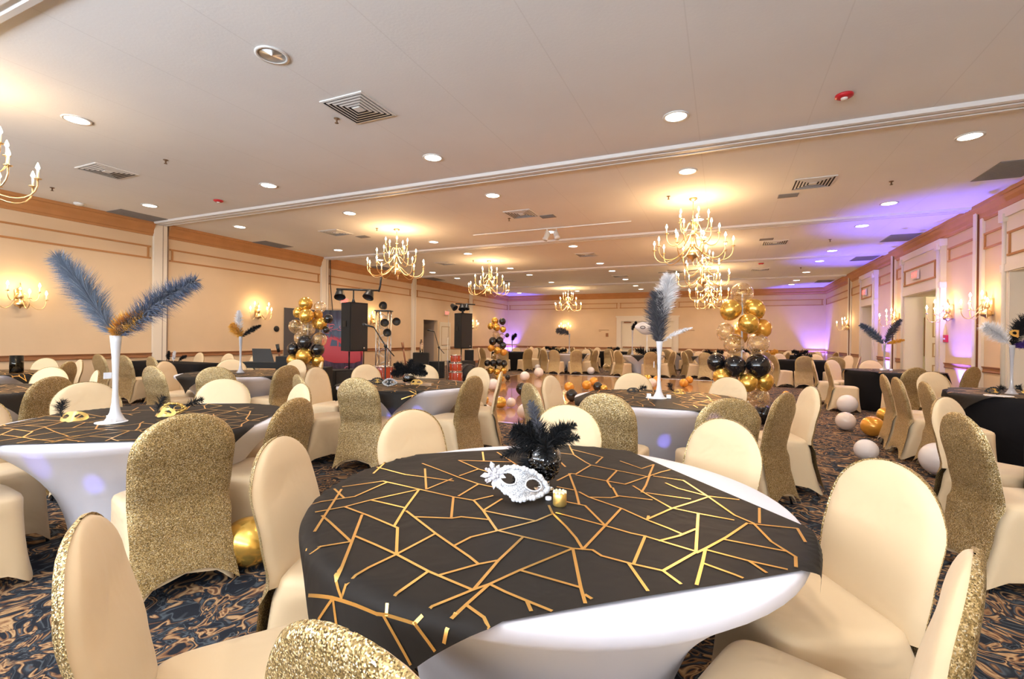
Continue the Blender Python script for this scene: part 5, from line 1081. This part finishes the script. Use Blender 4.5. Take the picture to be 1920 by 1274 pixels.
def light_bar(p, z, L, lb, horn=True, off=0.0):
    r = tag(empty('light_bar', (p.x, p.y, z)), lb, 'stage lights', 'T-bars of stage lights'); r.rotation_euler = (0, 0, math.atan2(_r.y, _r.x))
    MB().tube([(-L / 2 + off, 0, .30), (L / 2 + off, 0, .28)], .022, 8).build('cross_bar', BLK, r); MB().tube([(0, 0, 0), (0, 0, .30)], .016, 8).build('stem', BLK, r); MB().lathe([(.05, 0), (.03, .05), (.018, .1)], 12).build('socket', BLK, r)
    if horn: MB().tube([(L / 2 + off - .02, 0, .25), (L / 2 + off + .01, 0, .38), (L / 2 + off + .03, 0, .58)], .02, 8).build('end_bracket', BLK, r)
    return r
lb1 = light_bar(s1, 2.09, .95, 'black T-bar with two round stage lights on the nearer loudspeaker', True, .10); par(lb1, (-.30, 0, .18), 2.6, .3, .12); par(lb1, (.34, 0, .18), 2.6, -.3, .12)
lb2 = light_bar(s2, 2.12, .62, 'black T-bar with stage lights on the farther loudspeaker', False, .08); par(lb2, (-.28, 0, .20), 2.2, .9, .10); par(lb2, (-.02, 0, .18), 2.6, 0, .11); par(lb2, (.12, 0, .20), 2.7, 0, .09)
# truss tower
tp_ = at(719, 640, 12.6); tw = tag(empty('lighting_truss', (tp_.x, tp_.y, 0), math.atan2(_r.y, _r.x)), 'silver lattice lighting tower with round stage lights beside the nearer loudspeaker', 'lighting tower')
a_ = .155; tm = MB(); H_ = 2.02
for sx in (-a_, a_):
    for sy in (-a_, a_): tm.tube([(sx, sy, .03), (sx, sy, H_)], .016, 8)
tm.build('upright_tubes', ALU, tw); lm = MB()
for k in range(11):
    z0 = .05 + k * .178; z1 = z0 + .178; f = 1 if k % 2 else -1
    for s in (-a_, a_): lm.tube([(-a_ * f, s, z0), (a_ * f, s, z1)], .008, 6); lm.tube([(s, -a_ * f, z0), (s, a_ * f, z1)], .008, 6)
lm.build('lattice_bars', ALU, tw); bp_ = MB(); bp_.box((-.24, -.24, 0), (.24, .24, .03)); bp_.build('base_plate', BLK, tw); MB().box((-.2, -.2, H_), (.2, .2, H_ + .03)).build('top_plate', BLK, tw)
for loc, tl_, rz_ in (((0.0, -.02, H_ + .14), 1.35, 0), ((.09, -.22, 1.70), 1.35, .2), ((.36, -.10, 1.74), 1.4, .25), ((.17, -.22, 1.45), 1.4, 0)): par(tw, loc, tl_, rz_, .105)
# microphone stands
def mic_stand(px, fwd, mx, mz, jz, lb, side=-1):
    p = at(px, 640, fwd); r = tag(empty('microphone_stand', (p.x, p.y, 0), math.atan2(_r.y, _r.x)), lb, 'microphone stand', 'boom microphone stands')
    MB().lathe([(1e-7, 0), (.13, 0), (.13, .015), (.02, .03), (1e-7, .03)], 20).build('round_base', BLK, r); MB().tube([(0, 0, .02), (0, 0, jz)], .012, 8).build('pole', BLK, r)
    MB().tube([(-side * .14, 0, jz - .16), (0, 0, jz), (mx, 0, mz)], .009, 7).build('boom_arm', BLK, r); MB().sphere((0, 0, jz), .03, 8, 6).build('clutch', BLK, r)
    m_ = MB(); m_.tube([(mx, 0, mz), (mx + side * .14, 0, mz + .035)], [.012, .018], 8); m_.sphere((mx + side * .16, 0, mz + .04), .026, 10, 8); m_.build('microphone', BLK, r)
mic_stand(723, 7.6, -.19, 1.50, 1.20, 'black boom microphone stand in front of the lighting tower'); mic_stand(823, 12.2, -.12, 1.50, 1.10, 'black boom microphone stand before the left wall doorway')
mst = empty('music_stand', tuple(at(840, 640, 13.4)), 0); mst.location.z = 0; mm_ = MB(); mm_.tube([(0, 0, 0), (0, 0, 1.35)], .010, 7); mm_.tube([(-.25, 0, .02), (.25, 0, .02)], .012, 6); mm_.tube([(.0, 0, 1.35), (.02, 0, 2.15)], .006, 6); mm_.tube([(-.22, 0, 1.12), (.05, 0, 1.12)], .008, 6); mm_.build('stand_frame', ALU, mst); tag(mst, 'thin silver stand beside the farther loudspeaker', 'stand')
# drums
def drum(root, z0, z1, r, nm='drum_shell'):
    s = MB().lathe([(r * .96, z0), (r, z0 + .03), (r, z1 - .03), (r * .98, z1)], 26).build(nm, MDRUM, root); h = MB(); h.tube([(r * 1.02 * math.cos(2 * PI * k / 26), r * 1.02 * math.sin(2 * PI * k / 26), z1) for k in range(26)], .013, 6, closed=True); h.tube([(r * 1.02 * math.cos(2 * PI * k / 26), r * 1.02 * math.sin(2 * PI * k / 26), z0 + .01) for k in range(26)], .010, 6, closed=True)
    for k in range(8): a = k * PI / 4; h.tube([(r * 1.03 * math.cos(a), r * 1.03 * math.sin(a), z0 + .02), (r * 1.03 * math.cos(a), r * 1.03 * math.sin(a), z1)], .006, 5)
    h.build('chrome_hoops', CHROME, s); MB().lathe([(1e-7, z1 - .004), (r * .97, z1 - .004)], 24, smooth=False).build('drum_head', SKIN, s)
dp = at(855, 640, 14.0); d1 = tag(empty('stacked_drums', (dp.x, dp.y, 0)), 'stack of three red drums with chrome hoops near the farther loudspeaker', 'drums'); drum(d1, .02, .34, .20); drum(d1, .37, .60, .185); drum(d1, .63, .84, .15)
lg = MB(); lg.tube([(0, 0, 0), (0, 0, .64)], .02, 8); lg.build('centre_post', CHROME, d1)
dp2 = at(716, 640, 11.8); d2 = tag(empty('floor_drum', (dp2.x, dp2.y, 0)), 'wide red drum in front of the lighting tower', 'drums'); drum(d2, .10, .62, .27)
for k in range(3): a = k * 2.09; MB().tube([(.28 * math.cos(a), .28 * math.sin(a), 0), (.28 * math.cos(a), .28 * math.sin(a), .4)], .012, 6).build('leg', CHROME, d2)
bd_ = at(878, 640, 14.6); bd = tag(empty('bass_drum', (bd_.x, bd_.y, .27), .9), 'black round bass drum leaning behind the drum stack', 'drums'); MB().lathe([(1e-7, -.15), (.26, -.15), (.27, -.13), (.27, .13), (.26, .15), (1e-7, .15)], 26, M=Matrix.Rotation(PI / 2, 4, 'X')).build('drum_shell', BLK, bd); 
hh = MB()
for sg_ in (-.15, .15): hh.tube([(.27 * math.cos(2 * PI * k / 26), sg_, .27 * math.sin(2 * PI * k / 26)) for k in range(26)], .012, 6, closed=True)
hh.build('hoops', GREYD, bd)
# guitars
def guitar(p, z0, z1, dx, lb, m=WOODG):
    r = tag(empty('guitar', (p.x, p.y, 0), math.atan2(_r.y, _r.x)), lb, 'guitar', 'guitars on stands')
    a = Vector((dx, 0, z0 + .25)); c = Vector((0, 0, z1)); d = (c - a).normalized()
    bdy = MB(); Q = d.to_track_quat('Z', 'Y').to_matrix().to_4x4(); M = Matrix.Translation(a) @ Q
    out = [(.0, -.22), (.10, -.21), (.165, -.13), (.15, -.04), (.105, .03), (.125, .10), (.12, .16), (.05, .14), (.03, .10)]
    ol = [(x, z) for x, z in out] + [(-x, z) for x, z in out[::-1] if x > 0]
    n = len(ol); bdy.add([(x, -.02, z) for x, z in ol] + [(x, .02, z) for x, z in ol], [tuple(range(n)), tuple(range(n, 2 * n))[::-1]] + [(k, (k + 1) % n, n + (k + 1) % n, n + k) for k in range(n)], 0, False, M); bdy.build('guitar_body', m, r)
    MB().tube([a + d * .1, c - d * .1], .022, 7).build('guitar_neck', WOODG, r); MB().tube([c - d * .12, c + d * .06], [.03, .04], 6).build('headstock', m, r)
    st = MB(); st.tube([(dx, .06, .02), (dx, .06, .45)], .01, 6); st.tube([(dx - .2, .1, .01), (dx + .2, .1, .01)], .01, 6); st.tube([(dx, .06, .2), (dx, -.12, .1)], .01, 6); st.build('guitar_stand', BLK, r)
guitar(at(755, 640, 13.2), .05, 1.15, .14, 'guitar leaning on a stand right of the lighting tower', mat('tan_guitar', (.35, .16, .08), .3)); guitar(at(521, 640, 10.6), .05, 1.10, .16, 'dark bass guitar on a stand left of the gold balloon column', BLK)
# keyboards and black boxes left
kb_ = at(497, 640, 9.9); kx = tag(empty('black_keyboard', (kb_.x, kb_.y, 0), .35), 'black keyboard and open lid on a stand near the dark door', 'keyboard'); MB().box((-.45, -.16, .68), (.45, .16, .80)).build('keyboard_body', BLKR, kx); b = MB(); b.add([(-.35, .15, .80), (.1, .15, .80), (-.02, .22, 1.07), (-.42, .22, 1.07), (-.35, .17, .80), (.1, .17, .80), (-.02, .24, 1.07), (-.42, .24, 1.07)], [(0, 1, 2, 3), (7, 6, 5, 4), (0, 3, 7, 4), (1, 5, 6, 2), (3, 2, 6, 7), (0, 4, 5, 1)]); b.build('open_lid', BLK, kx)
lm = MB()
for s in (-1, 1): lm.tube([(s * .35, -.15, .01), (-s * .35, .15, .68)], .014, 7)
lm.build('x_stand', BLK, kx)
def case(px, fwd, w_, h0, h1, lb, rz=.5):
    p = at(px, 640, fwd); tag(MB().box((-w_ / 2, -.22, h0), (w_ / 2, .22, h1)).build('amplifier', BLKR, None, (p.x, p.y, 0), rz), lb, 'amplifier', 'black amplifiers and cases')
case(790, 15.4, .48, 0.01, .86, 'black amplifier left of the far microphone stand'); case(818, 16.0, .55, .01, .55, 'low black case behind the far microphone stand'); case(543, 9.4, .35, .01, .95, 'black case behind the gold balloon column'); case(602, 9.7, .34, .01, .72, 'black rack case right of the gold balloon column'); case(880, 15.9, .30, .5, .95, 'small black box on its stand right of the far loudspeaker')
p = at(880, 640, 15.9); tag(MB().tube([(0, 0, .0), (0, 0, .5)], .03, 8).build('box_stand', BLK, None, (p.x, p.y, 0)), 'short black post under the small box by the far loudspeaker', 'stand')
tag(MB().lathe([(.05, 0), (.05, .32), (.03, .36), (.03, .42), (1e-7, .42)], 14).build('silver_bottle', GLASS, None, tuple(at(790, 640, 15.4).xy) + (.862,)), 'tall clear bottle standing on the black amplifier', 'bottle')
# banner
bnp = at(642, 640, 12.4)
bn = tag(empty('band_banner', (bnp.x, bnp.y, 0), math.atan2(_r.y, _r.x) + .1), 'dark blue banner with red car print behind the nearer loudspeaker', 'banner'); b = MB(); rows = []
for j in range(9): z = .45 + 1.58 * j / 8; rows.append([(-.52 + 1.04 * k / 24, .02 * math.sin(k * .9 + j * .2), z) for k in range(25)])
b.grid(rows); b.grid([[(x, y + .012, z) for x, y, z in r] for r in rows], flip=True); b.build('printed_cloth', BANNER, bn)
fr_ = MB(); fr_.tube([(-.54, .02, 0), (-.54, .02, 2.05), (.54, .02, 2.05), (.54, .02, 0)], .014, 7); fr_.build('banner_frame', BLK, bn)
cr = MB(); ol = [(-.48, .98), (-.46, .74), (-.2, .66), (.3, .66), (.47, .72), (.48, .92), (.40, 1.02), (.05, 1.08), (-.12, 1.28), (-.30, 1.34), (-.42, 1.12)]
n = len(ol); cr.add([(x, -.03, z) for x, z in ol] + [(x, -.025, z) for x, z in ol], [tuple(range(n)), tuple(range(n, 2 * n))[::-1]] + [(k, (k + 1) % n, n + (k + 1) % n, n + k) for k in range(n)]); cr.build('printed_red_car', mat('red_print', (.42, .012, .018), .4), bn)
wd_ = MB(); 
for ol in ([(-.30, 1.10), (-.12, 1.10), (-.13, 1.24), (-.26, 1.27)], [(-.09, 1.09), (.03, 1.07), (-.08, 1.22)]):
    n = len(ol); wd_.add([(x, -.034, z) for x, z in ol], [tuple(range(n))])
wd_.build('printed_car_windows', mat('dark_blue_print', (.03, .04, .08), .4), bn)
sw = MB(); q = random.Random(3)
for k in range(16):
    x = q.uniform(-.42, .42); z = q.choice([q.uniform(.52, .62), q.uniform(1.45, 1.75)]); a = q.uniform(0, 3)
    sw.tube([(x + .05 * math.cos(a + t * .9) * (1 + t * .3), -.03, z + .04 * math.sin(a + t * .9)) for t in range(5)], .009, 5)
sw.build('printed_swirls', mat('pink_print', (.55, .16, .22), .5), bn)
# small blue disco dots thrown from a party light standing behind the camera
pl_ = tag(empty('party_light', (1.6, -2.6, 0)), 'small party light on a pole behind the camera throwing blue dots', 'party light'); MB().tube([(0, 0, 0), (0, 0, 2.5)], .02, 8).build('pole', BLK, pl_); MB().sphere((0, 0, 2.58), .09, 16, 10).build('light_head', BLK, pl_)
for tgt, an in (((-3.35, 1.33, .62), 1.3), ((-3.15, 1.45, .52), 1.0), ((-3.02, 1.6, .50), .9), ((-6.15, 4.3, .5), 1.0), ((-3.2, 4.1, .52), .9), ((-2.95, 4.2, .58), 1.0), ((-.42, 4.22, .50), .9), ((-.22, 4.30, .58), 1.0), ((-.1, 1.05, .45), 1.6), ((-5.6, 2.2, .55), 1.0)):
    src = Vector((1.6, -2.6, 2.68)); d = Vector(tgt) - src
    light('party_light_dot', 'SPOT', tuple(src), 2200 * (d.length / 6) ** 2, (.20, .18, 1.0), .015, tuple(d.to_track_quat('-Z', 'Y').to_euler()), angle=math.radians(an), blend=.7)
src = Vector((s2.x + .5, s2.y, 2.3))
for tgt in ((-3.35, 7.6, 0), (-4.0, 9.6, 0), (-3.0, 7.0, 0)):
    d = Vector(tgt) - src; light('stage_light_beam', 'SPOT', tuple(src), 1300, (.30, .22, 1.0), .02, tuple(d.to_track_quat('-Z', 'Y').to_euler()), angle=math.radians(4), blend=.7)
